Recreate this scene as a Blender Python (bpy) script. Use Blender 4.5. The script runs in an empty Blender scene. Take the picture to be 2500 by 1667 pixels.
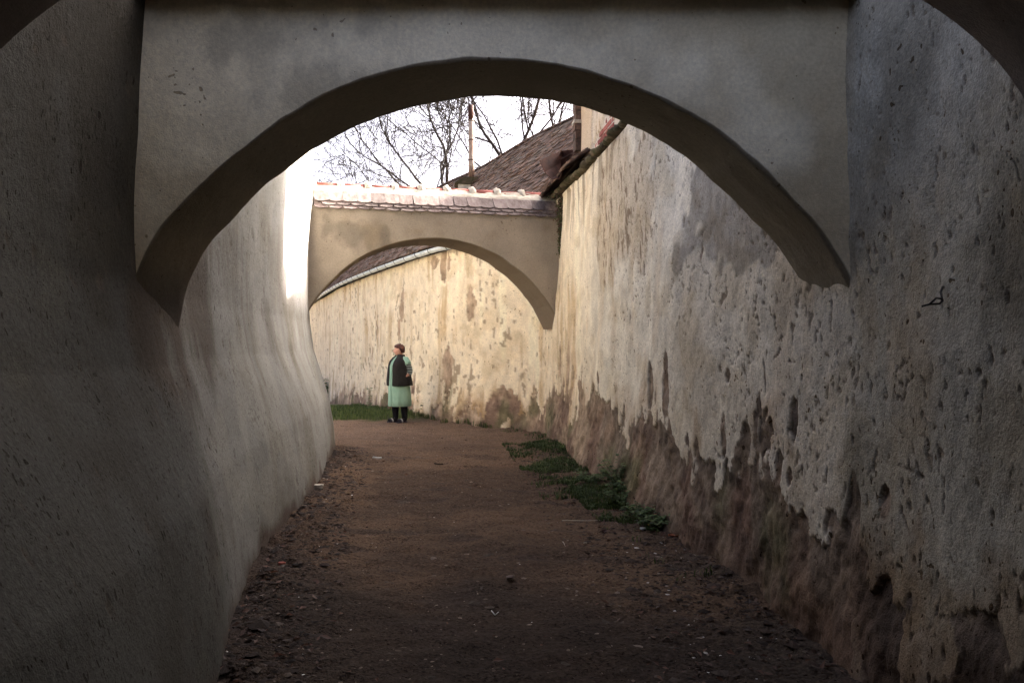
import bpy, math, random
import numpy as np
from mathutils import Vector, Matrix

R = math.radians
rng = np.random.default_rng(7)
random.seed(7)
scn = bpy.context.scene
col = scn.collection

# ------------------------------------------------------------------ camera, sky, sun, exposure
EYE = 1.62
FPX = 2018.0                                   # focal length in photograph pixels (2500 wide)
cam_d = bpy.data.cameras.new('camera')
cam_d.sensor_width = 36.0
cam_d.lens = 36.0 * FPX / 2500.0
cam_d.clip_start = 0.05
cam_d.clip_end = 3000
cam = bpy.data.objects.new('camera', cam_d)
col.objects.link(cam)
cam.location = (0, 0, EYE)
cam.rotation_euler = (R(90), 0, 0)
scn.camera = cam

SUN_AZ = (0.862, 0.507)                        # horizontal direction towards the sun
SUN_EL = 32.0
world = bpy.data.worlds.new('World')
scn.world = world
world.use_nodes = True
wn = world.node_tree.nodes
wl = world.node_tree.links
bg = wn['Background']
sky = wn.new('ShaderNodeTexSky')
sky.sky_type = 'NISHITA'
sky.sun_disc = False
sky.sun_elevation = R(SUN_EL)
sky.sun_rotation = math.atan2(SUN_AZ[0], SUN_AZ[1])
sky.air_density = 0.22
sky.dust_density = 10.0
sky.ozone_density = 1.0
wl.new(sky.outputs[0], bg.inputs[0])
bg.inputs[1].default_value = 0.15

sun_d = bpy.data.lights.new('sun', 'SUN')
sun_d.energy = 4.0
sun_d.angle = R(0.53)
sun_d.color = (1.0, 0.93, 0.82)
sun = bpy.data.objects.new('sun', sun_d)
col.objects.link(sun)
ce, se = math.cos(R(SUN_EL)), math.sin(R(SUN_EL))
sun.rotation_euler = Vector((SUN_AZ[0] * ce, SUN_AZ[1] * ce, se)).to_track_quat('Z', 'Y').to_euler()
sun.location = (20, 12, 25)

scn.view_settings.view_transform = 'Standard'
scn.view_settings.look = 'None'
scn.view_settings.exposure = 3.05
scn.view_settings.gamma = 1.0
scn.cycles.max_bounces = 5
scn.cycles.diffuse_bounces = 5
scn.cycles.use_adaptive_sampling = True
scn.cycles.adaptive_threshold = 0.02

# ------------------------------------------------------------------ noise and mesh helpers
def _lat(c, k):
    return c.astype(np.int32).astype(np.uint32) * np.uint32(k)

def vn(x, y, z=0.0, seed=0):
    """value noise in [-1, 1]"""
    z0 = np.ndim(z) == 0 and z == 0
    x, y = np.broadcast_arrays(np.asarray(x, np.float32), np.asarray(y, np.float32))
    ix, iy = np.floor(x), np.floor(y)
    fx, fy = x - ix, y - iy
    fx, fy = fx * fx * (3 - 2 * fx), fy * fy * (3 - 2 * fy)
    hx, hy = _lat(ix, 374761393), _lat(iy, 668265263)
    sd = np.uint32((seed * 974634541) & 0xffffffff)
    k1, k2 = np.uint32(374761393), np.uint32(668265263)
    def corner(h):
        h = (h ^ (h >> np.uint32(13))) * np.uint32(1274126177)
        h = (h ^ (h >> np.uint32(16))) * np.uint32(2246822519)
        return ((h >> np.uint32(9)) & np.uint32(0xffff)).astype(np.float32) / np.float32(32767.5) - np.float32(1)
    def plane(hz):
        b = hx + hy + hz
        a0 = corner(b); a1 = corner(b + k1)
        c0 = corner(b + k2); c1 = corner(b + k1 + k2)
        p = a0 + fx * (a1 - a0)
        q = c0 + fx * (c1 - c0)
        return p + fy * (q - p)
    if z0: return plane(sd)
    z = np.broadcast_to(np.asarray(z, np.float32), x.shape)
    iz = np.floor(z); fz = z - iz; fz = fz * fz * (3 - 2 * fz)
    hz = _lat(iz, 2147483629) + sd
    p = plane(hz)
    return p + fz * (plane(hz + np.uint32(2147483629)) - p)

def fbm(x, y, z=0.0, oct=4, seed=0, gain=0.5):
    z = z if np.ndim(z) == 0 else np.asarray(z, np.float32)
    x, y = np.asarray(x, np.float32), np.asarray(y, np.float32)
    out, a, f, tot = 0, 1.0, 1.0, 0
    for o in range(oct):
        out = out + a * vn(x * f + 17.3 * o, y * f + 5.1 * o, z * f, seed + o * 31)
        tot += a
        a *= gain
        f *= 2.03
    return out / tot * 1.6

def sstep(a, b, x):
    t = np.clip((np.asarray(x, float) - a) / (b - a), 0, 1)
    return t * t * (3 - 2 * t)

def mix(a, b, t):
    t = np.asarray(t)[..., None]
    return np.asarray(a) * (1 - t) + np.asarray(b) * t

def link(name, me, parent=None):
    o = bpy.data.objects.new(name, me)
    col.objects.link(o)
    if parent is not None:
        o.parent = parent
    return o

def tag(o, label=None, cat=None, group=None, kind=None):
    if label: o['label'] = label
    if cat: o['category'] = cat
    if group: o['group'] = group
    if kind: o['kind'] = kind
    return o

def empty(name, loc=(0, 0, 0), rz=0):
    o = bpy.data.objects.new(name, None)
    o.empty_display_size = 0.2
    o.location = loc
    o.rotation_euler = (0, 0, rz)
    col.objects.link(o)
    return o

def raw_mesh(name, verts, quads, mat, colors=None, smooth=True):
    """verts (n,3), quads (m,4) or (m,3) arrays"""
    verts = np.ascontiguousarray(verts, np.float32)
    quads = np.ascontiguousarray(quads, np.int32)
    k = quads.shape[1]
    me = bpy.data.meshes.new(name)
    me.vertices.add(len(verts))
    me.vertices.foreach_set('co', verts.ravel())
    me.loops.add(quads.size)
    me.loops.foreach_set('vertex_index', quads.ravel())
    me.polygons.add(len(quads))
    me.polygons.foreach_set('loop_start', np.arange(0, quads.size, k, dtype=np.int32))
    me.polygons.foreach_set('loop_total', np.full(len(quads), k, np.int32))
    if colors is not None:
        c4 = np.ones((len(verts), 4), np.float32)
        c4[:, :3] = np.clip(colors, 0.004, 0.9)
        at = me.attributes.new('col', 'FLOAT_COLOR', 'POINT')
        at.data.foreach_set('color', c4.ravel())
    me.update(calc_edges=True)
    me.polygons.foreach_set('use_smooth', np.full(len(quads), smooth))
    if mat: me.materials.append(mat)
    return me

def grid_mesh(name, P, mat, colors=None, flip=False, closed_u=False):
    nu, nv = P.shape[:2]
    i = np.arange(nu * nv).reshape(nu, nv)
    if closed_u:
        i = np.vstack([i, i[:1]])
    q = np.stack([i[:-1, :-1], i[1:, :-1], i[1:, 1:], i[:-1, 1:]], -1).reshape(-1, 4)
    if flip: q = q[:, ::-1]
    return raw_mesh(name, P.reshape(-1, 3), q, mat, None if colors is None else colors.reshape(-1, 3))

class MB:
    """collects simple shapes into one mesh"""
    def __init__(s): s.v, s.f = [], []
    def add(s, verts, faces):
        b = len(s.v)
        s.v += [tuple(v) for v in verts]
        s.f += [tuple(b + i for i in f) for f in faces]
        return s
    def box(s, x0, x1, y0, y1, z0, z1, M=None):
        vs = [Vector((x, y, z)) for z in (z0, z1) for x, y in ((x0, y0), (x1, y0), (x1, y1), (x0, y1))]
        if M is not None: vs = [M @ v for v in vs]
        return s.add(vs, [(3, 2, 1, 0), (4, 5, 6, 7), (0, 1, 5, 4), (1, 2, 6, 5), (2, 3, 7, 6), (3, 0, 4, 7)])
    def tube(s, pts, rad, n=6, caps=True):
        pts = [Vector(p) for p in pts]
        rings = []
        b = len(s.v)
        prev = None
        for k, p in enumerate(pts):
            t = (pts[min(k + 1, len(pts) - 1)] - pts[max(k - 1, 0)]).normalized()
            a = prev if prev is not None else (Vector((0, 0, 1)) if abs(t.z) < .9 else Vector((1, 0, 0)))
            u = (a - t * a.dot(t))
            u = u.normalized() if u.length > 1e-6 else t.orthogonal().normalized()
            prev = u
            w = t.cross(u)
            r = rad[k] if hasattr(rad, '__len__') else rad
            for j in range(n):
                an = 2 * math.pi * j / n
                s.v.append(tuple(p + (u * math.cos(an) + w * math.sin(an)) * r))
        for k in range(len(pts) - 1):
            for j in range(n):
                s.f.append((b + k * n + j, b + k * n + (j + 1) % n, b + (k + 1) * n + (j + 1) % n, b + (k + 1) * n + j))
        if caps:
            s.f.append(tuple(b + j for j in reversed(range(n))))
            s.f.append(tuple(b + (len(pts) - 1) * n + j for j in range(n)))
        return s
    def mesh(s, name, mat, smooth=False):
        me = bpy.data.meshes.new(name)
        me.from_pydata(s.v, [], s.f)
        me.update()
        if smooth: me.polygons.foreach_set('use_smooth', [True] * len(me.polygons))
        if mat: me.materials.append(mat)
        return me
    def build(s, name, mat, parent=None, smooth=False):
        return link(name, s.mesh(name, mat, smooth), parent)

def at(px, py, d):
    """a point of the place seen at photograph pixel (px, py) and d metres ahead"""
    return Vector(((px - 1250) / FPX * d, d, EYE + (833 - py) / FPX * d))

# ------------------------------------------------------------------ materials
def new_mat(name, rough=0.9, spec=0.25):
    m = bpy.data.materials.new(name)
    m.use_nodes = True
    b = m.node_tree.nodes['Principled BSDF']
    b.inputs['Roughness'].default_value = rough
    b.inputs['Specular IOR Level'].default_value = spec
    return m, m.node_tree.nodes, m.node_tree.links, b

def noise(nodes, links, scale, detail=5, rough=0.6, coord=None, stretch=None, dist=0.0):
    n = nodes.new('ShaderNodeTexNoise')
    n.inputs['Scale'].default_value = scale
    n.inputs['Detail'].default_value = detail
    n.inputs['Roughness'].default_value = rough
    n.inputs['Distortion'].default_value = dist
    if coord is not None:
        if stretch:
            mp = nodes.new('ShaderNodeMapping')
            mp.inputs['Scale'].default_value = stretch
            links.new(coord, mp.inputs[0])
            coord = mp.outputs[0]
        links.new(coord, n.inputs['Vector'])
    return n

def ramp(nodes, links, src, p0, c0, p1, c1):
    r = nodes.new('ShaderNodeValToRGB')
    r.color_ramp.elements[0].position = p0
    r.color_ramp.elements[0].color = (*c0, 1) if len(c0) == 3 else c0
    r.color_ramp.elements[1].position = p1
    r.color_ramp.elements[1].color = (*c1, 1) if len(c1) == 3 else c1
    links.new(src, r.inputs[0])
    return r

def mulcol(nodes, links, a, b, fac=1.0):
    m = nodes.new('ShaderNodeMix')
    m.data_type = 'RGBA'
    m.blend_type = 'MULTIPLY'
    m.inputs[0].default_value = fac
    links.new(a, m.inputs[6])
    links.new(b, m.inputs[7])
    return m.outputs[2]

def surface_mat(name, bumps, var=(0.8, 1.18), var_scale=25, speck=None, rough=0.93, stretch=None, spec=0.15, cracks=None):
    """per-point albedo (attribute col) times fine grain, with fine relief.
    bumps = [(scale, strength, distance, stretch)], speck = [(scale, threshold, width, tone, stretch, depth)] small pits with dirt in them"""
    m, n, l, b = new_mat(name, rough, spec)
    at_ = n.new('ShaderNodeAttribute')
    at_.attribute_name = 'col'
    tc = n.new('ShaderNodeNewGeometry').outputs['Position']
    ns = noise(n, l, var_scale, 2, 0.7, tc, stretch)
    g = ramp(n, l, ns.outputs[0], 0.25, (var[0],) * 3, 0.75, (var[1],) * 3)
    c = mulcol(n, l, at_.outputs['Color'], g.outputs[0])
    prev = None
    def bump(sock, stg, dist):
        nonlocal prev
        bp = n.new('ShaderNodeBump')
        bp.inputs['Strength'].default_value = stg
        bp.inputs['Distance'].default_value = dist
        l.new(sock, bp.inputs['Height'])
        if prev: l.new(prev, bp.inputs['Normal'])
        prev = bp.outputs[0]
    for (sc, thr, wid, tone, st, dep) in (speck or []):
        k = noise(n, l, sc, 1, 0.55, tc, st)
        lo = noise(n, l, 1.1 + 0.05 * sc, 1, 0.5, tc)
        ma = n.new('ShaderNodeMath'); ma.operation = 'MULTIPLY_ADD'
        ma.inputs[1].default_value = 0.36
        l.new(lo.outputs[0], ma.inputs[0]); l.new(k.outputs[0], ma.inputs[2])
        su = n.new('ShaderNodeMath'); su.operation = 'SUBTRACT'; su.inputs[1].default_value = 0.165
        l.new(ma.outputs[0], su.inputs[0])
        s = ramp(n, l, su.outputs[0], thr, tone, thr + wid, (1, 1, 1))
        c = mulcol(n, l, c, s.outputs[0])
        bump(s.outputs[0], 0.9, dep)
    for (sc, wid, tone, dep, st) in (cracks or []):
        k = noise(n, l, sc, 2, 0.6, tc, st, 0.3)
        sub = n.new('ShaderNodeMath'); sub.operation = 'SUBTRACT'; sub.inputs[1].default_value = 0.5
        l.new(k.outputs[0], sub.inputs[0])
        ab = n.new('ShaderNodeMath'); ab.operation = 'ABSOLUTE'
        l.new(sub.outputs[0], ab.inputs[0])
        where = noise(n, l, sc * 0.9, 1, 0.5, tc)
        ra = ramp(n, l, where.outputs[0], 0.50, (.06,) * 3, 0.60, (0,) * 3)
        ad = n.new('ShaderNodeMath'); ad.operation = 'ADD'
        l.new(ab.outputs[0], ad.inputs[0]); l.new(ra.outputs[0], ad.inputs[1])
        s = ramp(n, l, ad.outputs[0], 0.2 * wid, tone, wid, (1, 1, 1))
        c = mulcol(n, l, c, s.outputs[0])
        bump(s.outputs[0], 1.0, dep)
    l.new(c, b.inputs['Base Color'])
    for (sc, stg, dist, st) in bumps:
        bump(noise(n, l, sc, 2, 0.65, tc, st).outputs[0], stg, dist)
    l.new(prev, b.inputs['Normal'])
    return m

def plain_mat(name, c0, c1, scale=12, rough=0.85, spec=0.25, bump=0.3, bdist=0.004, rnd=0.0, coord='Object', stretch=None, metallic=0):
    """two-tone noisy material; rnd = brightness variation between objects"""
    m, n, l, b = new_mat(name, rough, spec)
    b.inputs['Metallic'].default_value = metallic
    tc = n.new('ShaderNodeTexCoord')
    oi = n.new('ShaderNodeObjectInfo')
    add = n.new('ShaderNodeVectorMath')
    add.operation = 'MULTIPLY_ADD'
    add.inputs[1].default_value = (1, 1, 1)
    sc = n.new('ShaderNodeVectorMath')
    sc.operation = 'SCALE'
    sc.inputs[0].default_value = (37, 11, 23)
    l.new(oi.outputs['Random'], sc.inputs['Scale'])
    l.new(tc.outputs[coord], add.inputs[0])
    l.new(sc.outputs[0], add.inputs[2])
    k = noise(n, l, scale, 6, 0.65, add.outputs[0], stretch)
    r = ramp(n, l, k.outputs[0], 0.32, c0, 0.68, c1)
    c = r.outputs[0]
    if rnd:
        rr = ramp(n, l, oi.outputs['Random'], 0, (1 - rnd,) * 3, 1, (1 + rnd,) * 3)
        c = mulcol(n, l, c, rr.outputs[0])
    l.new(c, b.inputs['Base Color'])
    bp = n.new('ShaderNodeBump')
    bp.inputs['Strength'].default_value = bump
    bp.inputs['Distance'].default_value = bdist
    l.new(k.outputs[0], bp.inputs['Height'])
    l.new(bp.outputs[0], b.inputs['Normal'])
    return m

M = {}
M['old'] = surface_mat('old_plaster', [(14, 0.35, 0.016, None), (95, 0.6, 0.008, None)], (0.70, 1.22), 55,
                       [(23, 0.252, 0.012, (0.34, 0.28, 0.22), (1, 1, 0.85), 0.012), (50, 0.262, 0.016, (0.42, 0.35, 0.29), None, 0.007)])
M['smooth'] = surface_mat('grey_plaster', [(22, 0.5, 0.016, (1, 1, 0.7)), (130, 0.8, 0.006, None)], (0.72, 1.2), 60,
                          [(34, 0.27, 0.02, (0.45, 0.40, 0.36), (1, 1, 0.45), 0.008), (75, 0.29, 0.03, (0.6, 0.56, 0.52), (1, 1, 0.6), 0.003)],
                          )
M['archface'] = surface_mat('arch_plaster', [(7, 0.35, 0.03, None), (120, 0.7, 0.005, None)], (0.84, 1.12), 50,
                            [(30, 0.235, 0.02, (0.55, 0.5, 0.44), None, 0.006)])
M['earth'] = surface_mat('trodden_earth', [(9, 0.6, 0.05, None), (55, 1.0, 0.022, None)], (0.5, 1.45), 38,
                         [(50, 0.33, 0.04, (0.40, 0.36, 0.34), None, 0.010)], rough=0.97, spec=0.08)
M['leafcol'] = None

# ------------------------------------------------------------------ plan of the lane
def curve(pts, n=2400):
    p = np.array(pts, float)
    p = np.vstack([2 * p[0] - p[1], p, 2 * p[-1] - p[-2]])
    out = []
    for i in range(1, len(p) - 2):
        t = np.linspace(0, 1, 60, endpoint=False)[:, None]
        a, b, c, d = p[i - 1], p[i], p[i + 1], p[i + 2]
        k = 0.5
        m1 = (c - a) * k * min(1, 2 * np.linalg.norm(c - b) / (np.linalg.norm(c - a) + 1e-9))
        m2 = (d - b) * k * min(1, 2 * np.linalg.norm(c - b) / (np.linalg.norm(d - b) + 1e-9))
        out.append((2 * t**3 - 3 * t**2 + 1) * b + (t**3 - 2 * t**2 + t) * m1 + (-2 * t**3 + 3 * t**2) * c + (t**3 - t**2) * m2)
    out.append(p[-2][None])
    q = np.vstack(out)
    s = np.concatenate([[0], np.cumsum(np.linalg.norm(np.diff(q, axis=0), axis=1))])
    return q, s

RW, RS = curve([(1.80, -8), (1.78, 0), (1.74, 3), (1.715, 4.2), (1.68, 4.9), (1.50, 6.4), (1.21, 9), (0.93, 11.7), (0.75, 13.3), (0.63, 14.4),
                (0.22, 15.35), (-0.42, 16.25), (-1.30, 17.5), (-2.50, 20.2), (-4.30, 24.7), (-5.70, 28.5), (-7.5, 34), (-10, 42), (-13.2, 52)])
LW, LS = curve([(-1.75, -8), (-1.80, 0), (-1.86, 2.75), (-1.92, 4.2), (-2.00, 4.85), (-2.38, 7.5), (-2.64, 9.6), (-2.90, 11.4), (-3.045, 12.3),
                (-3.28, 13.1), (-3.75, 13.9), (-5.2, 14.7), (-9, 15.3), (-17, 15.8)])

def along(Q, S, s):
    x, y = np.interp(s, S, Q[:, 0]), np.interp(s, S, Q[:, 1])
    e = 0.05
    tx = np.interp(s + e, S, Q[:, 0]) - np.interp(s - e, S, Q[:, 0])
    ty = np.interp(s + e, S, Q[:, 1]) - np.interp(s - e, S, Q[:, 1])
    L = np.hypot(tx, ty) + 1e-9
    return x, y, tx / L, ty / L

def s_at_depth(Q, S, d):
    return float(np.interp(d, Q[:, 1], S))

def on_wall(Q, S, px, off=0.0):
    """arc length where the line of sight through px meets the wall, and its depth"""
    u = (px - 1250) / FPX
    f = Q[:, 0] - u * Q[:, 1]
    k = np.where((np.diff(np.sign(f)) != 0) & (Q[:-1, 1] > 2))[0][0]
    t = f[k] / (f[k] - f[k + 1])
    return S[k] + t * (S[k + 1] - S[k]), Q[k, 1] + t * (Q[k + 1, 1] - Q[k, 1])

def ground_h(d):
    return np.interp(d, [-1e3, 13, 17.6, 20.2, 24.7, 28.5, 34, 42, 60, 1e4], [0, 0, -.10, -.13, -.36, -.60, -.94, -1.35, -1.9, -1.9])

def stations(S, Q, k, smin, smax, dmin=2.5):
    out, s = [], smin
    while s < smax:
        out.append(s)
        d = float(np.interp(s, S, Q[:, 1]))
        s += k * max(dmin, d) if d > 1.9 else 0.3
    return np.array(out + [smax])

# ------------------------------------------------------------------ ground
def build_ground():
    xs = np.unique(np.concatenate([[-900, -300, -100, -50, -30, -22], np.arange(-18, -5.2, 0.3), np.arange(-5.2, 2.4, 0.035), [2.6, 3, 4, 6, 12, 30, 100, 300, 900]]))
    ys = np.unique(np.concatenate([[-900, -300, -60, -20, -9], np.arange(-8, 2, 0.4), np.arange(2, 12, 0.03), np.arange(12, 24, 0.06), np.arange(24, 56, 0.4), [60, 80, 150, 400, 900]]))
    X, Y = np.meshgrid(xs, ys, indexing='ij')
    Z = ground_h(Y)
    near = sstep(60, 30, np.abs(Y)) * sstep(25, 10, np.abs(X))
    lx = np.interp(Y, LW[:, 1], LW[:, 0]) + 0.40
    rx = np.interp(Y, RW[:, 1], RW[:, 0]) - 0.05
    dl, dr = X - lx, rx - X
    dl = np.where(Y > 12.6, 9, dl)
    edge_l = sstep(0.75, 0.05, dl)
    edge_r = sstep(0.75, 0.05, dr)
    rough = fbm(X * 1.1, Y * 1.1, oct=3, seed=3) * 0.025 + fbm(X * 5, Y * 7, oct=4, seed=5) * 0.017
    lump = np.maximum(0, fbm(X * 9, Y * 9, oct=3, seed=9)) * 0.05
    Z = Z + near * (rough + (edge_l + 0.7 * edge_r) * (lump + 0.03))
    c = mix(np.array((0.130, 0.085, 0.055)), np.array((0.082, 0.055, 0.038)), sstep(-.3, .4, fbm(X * 0.9, Y * 0.7, oct=4, seed=12)))
    c = mix(c, (0.040, 0.031, 0.025), 0.85 * sstep(6.2, 4.4, Y + 1.2 * fbm(X * .8, Y * .8, seed=11, oct=3)))  # foreground shade painted into the earth, fading out past the near arch
    c = mix(c, (0.062, 0.045, 0.036), 0.7 * sstep(0.35, 0.75, fbm(X * 2.4, Y * 3.4, seed=13, oct=4)))
    c = mix(c, (0.20, 0.135, 0.092), 0.65 * sstep(9, 16, Y))  # far path painted paler to carry the brighter light down the lane
    c = mix(c, (0.060, 0.045, 0.036), 0.75 * edge_l * sstep(-.4, .3, fbm(X * 3, Y * 3, oct=3, seed=14)))
    c = mix(c, (0.075, 0.058, 0.044), 0.7 * edge_r * sstep(-.4, .3, fbm(X * 3, Y * 3, oct=3, seed=15)) * sstep(15, 12, Y))
    grass = sstep(17.6, 18.8, Y + 0.35 * fbm(X * 2, Y * 2, seed=19)) * sstep(0.3, -0.6, X + 1.6)
    c = mix(c, (0.070, 0.080, 0.030), grass)
    far = sstep(5.0, 7.0, np.abs(X)) * sstep(13.5, 15, Y)
    c = mix(c, (0.30, 0.25, 0.18), far * 0.8)  # unseen yard made pale to bounce warm light onto the far wall
    P = np.stack([X, Y, Z], -1)
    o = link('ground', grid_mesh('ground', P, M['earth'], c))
    tag(o, 'trodden reddish brown earth path of the lane', None, kind='structure')
    return xs, ys, Z

GX, GY, GZ = build_ground()

def gz(x, y):
    i = int(np.clip(np.searchsorted(GX, x) - 1, 0, len(GX) - 2))
    j = int(np.clip(np.searchsorted(GY, y) - 1, 0, len(GY) - 2))
    a, b = (x - GX[i]) / (GX[i + 1] - GX[i]), (y - GY[j]) / (GY[j + 1] - GY[j])
    return float((GZ[i, j] * (1 - a) + GZ[i + 1, j] * a) * (1 - b) + (GZ[i, j + 1] * (1 - a) + GZ[i + 1, j + 1] * a) * b)

# ------------------------------------------------------------------ left wall: smooth grey plaster with a flared foot
def build_left_wall():
    s = stations(LS, LW, 0.0045, 0.0, LS[-1])
    z = np.concatenate([np.arange(-0.4, 4.8, 0.028), [4.8, 4.83, 4.83, 4.4, -0.4]])
    x, y, tx, ty = along(LW, LS, s)
    S_, Z_ = np.meshgrid(s, z, indexing='ij')
    back = np.zeros(len(z)); back[-3:] = 0.95
    flare = np.interp(z, [-.4, 0, .35, .8, 1.2, 1.5, 1.9, 2.3, 3.0, 3.6, 4.8], [.45, .43, .40, .325, .19, .08, .012, 0, .015, .05, .09])
    d_ = np.interp(s, LS, LW[:, 1])
    amp = np.interp(d_, [2.4, 3.2, 3.92, 4.5, 5.3, 5.9, 7.6, 9.5, 12], [1.75, 1.5, 1.28, .97, .76, .74, .93, .95, .95])
    off = flare[None, :] * amp[:, None] * (1 + 0.07 * fbm(S_ * 0.5, Z_ * 0.2, seed=21, oct=2))
    off += 0.025 * fbm(S_ * 0.55, Z_ * 0.5, seed=22, oct=3) + 0.004 * fbm(S_ * 3.2, Z_ * 1.8, seed=23, oct=3)
    pits = sstep(0.95, 1.0, fbm(S_ * 17, Z_ * 8, seed=24, oct=3))
    off -= 0.006 * pits
    off -= back[None, :]
    off += 0.018 * (sstep(4.0, 4.3, d_) * sstep(5.9, 4.9, d_))[:, None] * sstep(1.0, 1.4, Z_) * sstep(1.95, 1.6, Z_)
    nx, ny = ty, -tx
    P = np.stack([x[:, None] + nx[:, None] * off, y[:, None] + ny[:, None] * off, np.broadcast_to(Z_, off.shape)], -1)
    D = np.broadcast_to(y[:, None], off.shape)
    P[..., 2] += np.minimum(0, ground_h(D)) * (Z_ < 0.2)
    P[..., 2] -= np.maximum(0, Z_ - 3.6) * np.interp(D, [4.8, 6.5, 9.0, 9.6, 10.6], [.92, .75, .62, .35, 0])         # unseen near top lowered to let more light onto the near arch
    base = mix(np.array((0.115, 0.113, 0.100)), np.array((0.235, 0.233, 0.210)), sstep(4.1, 4.9, D + 0.15 * fbm(S_ * 2, Z_ * 2, seed=29, oct=3)))  # stretch before the near arch darkened, its shade put into the albedo
    c = base
    streak = 0.7 * fbm(S_ * 6.5 + 0.3 * Z_, Z_ * 0.5, seed=25, oct=5) + 0.5 * fbm(S_ * 1.2, Z_ * 0.5, seed=20, oct=3)
    streak = streak * (0.22 + 0.5 * sstep(4.5, 7.5, D)) + 0.5 * fbm(S_ * 2.6, Z_ * 2.2, seed=19, oct=5)
    c = mix(c, c * (0.66, 0.60, 0.52), 0.6 * sstep(0.05, 0.7, streak))
    c = mix(c, c * 1.28, 0.5 * sstep(0.05, 0.7, -streak))
    blot = fbm(S_ * 0.9, Z_ * 0.8, seed=26, oct=4)
    c = mix(c, c * (0.66, 0.60, 0.52), 0.7 * sstep(0.1, 0.7, blot))
    rep_ = sstep(0.30, 0.33, fbm(S_ * 0.8, Z_ * 1.0, seed=18, oct=4))
    c = mix(c, c * (1.13, 1.12, 1.08), 0.8 * rep_)
    # brown run-off below the springing of each arch
    for (dep, zc, w, h, k) in ((4.65, 1.68, .62, .62, .95), (5.25, 1.9, .75, .75, .85), (12.2, 1.9, .6, .6, .5), (8.6, 1.7, .5, .4, .35)):
        q = ((D - dep) / w) ** 2 + ((Z_ - zc) / h) ** 2 + 0.8 * fbm(S_ * 4, Z_ * 1.2, seed=27, oct=4)
        c = mix(c, (0.095, 0.078, 0.060), k * sstep(1.1, 0.1, q))
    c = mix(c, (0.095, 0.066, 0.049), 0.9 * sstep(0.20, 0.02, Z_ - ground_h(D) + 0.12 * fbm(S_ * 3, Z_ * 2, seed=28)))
    c = mix(c, (0.14, 0.115, 0.09), 0.6 * pits)
    c = mix(c, (0.60, 0.575, 0.53), 0.65 * sstep(1.95, 2.4, Z_) * sstep(9.0, 10.0, D))  # paler albedo over the sunlit stretch, brightness put into the colour
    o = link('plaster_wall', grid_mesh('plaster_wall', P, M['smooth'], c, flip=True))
    tag(o, 'smooth grey plastered wall with flared foot curving along the left of the lane', 'wall', kind='thing')
    return o

left_wall = build_left_wall()

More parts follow.
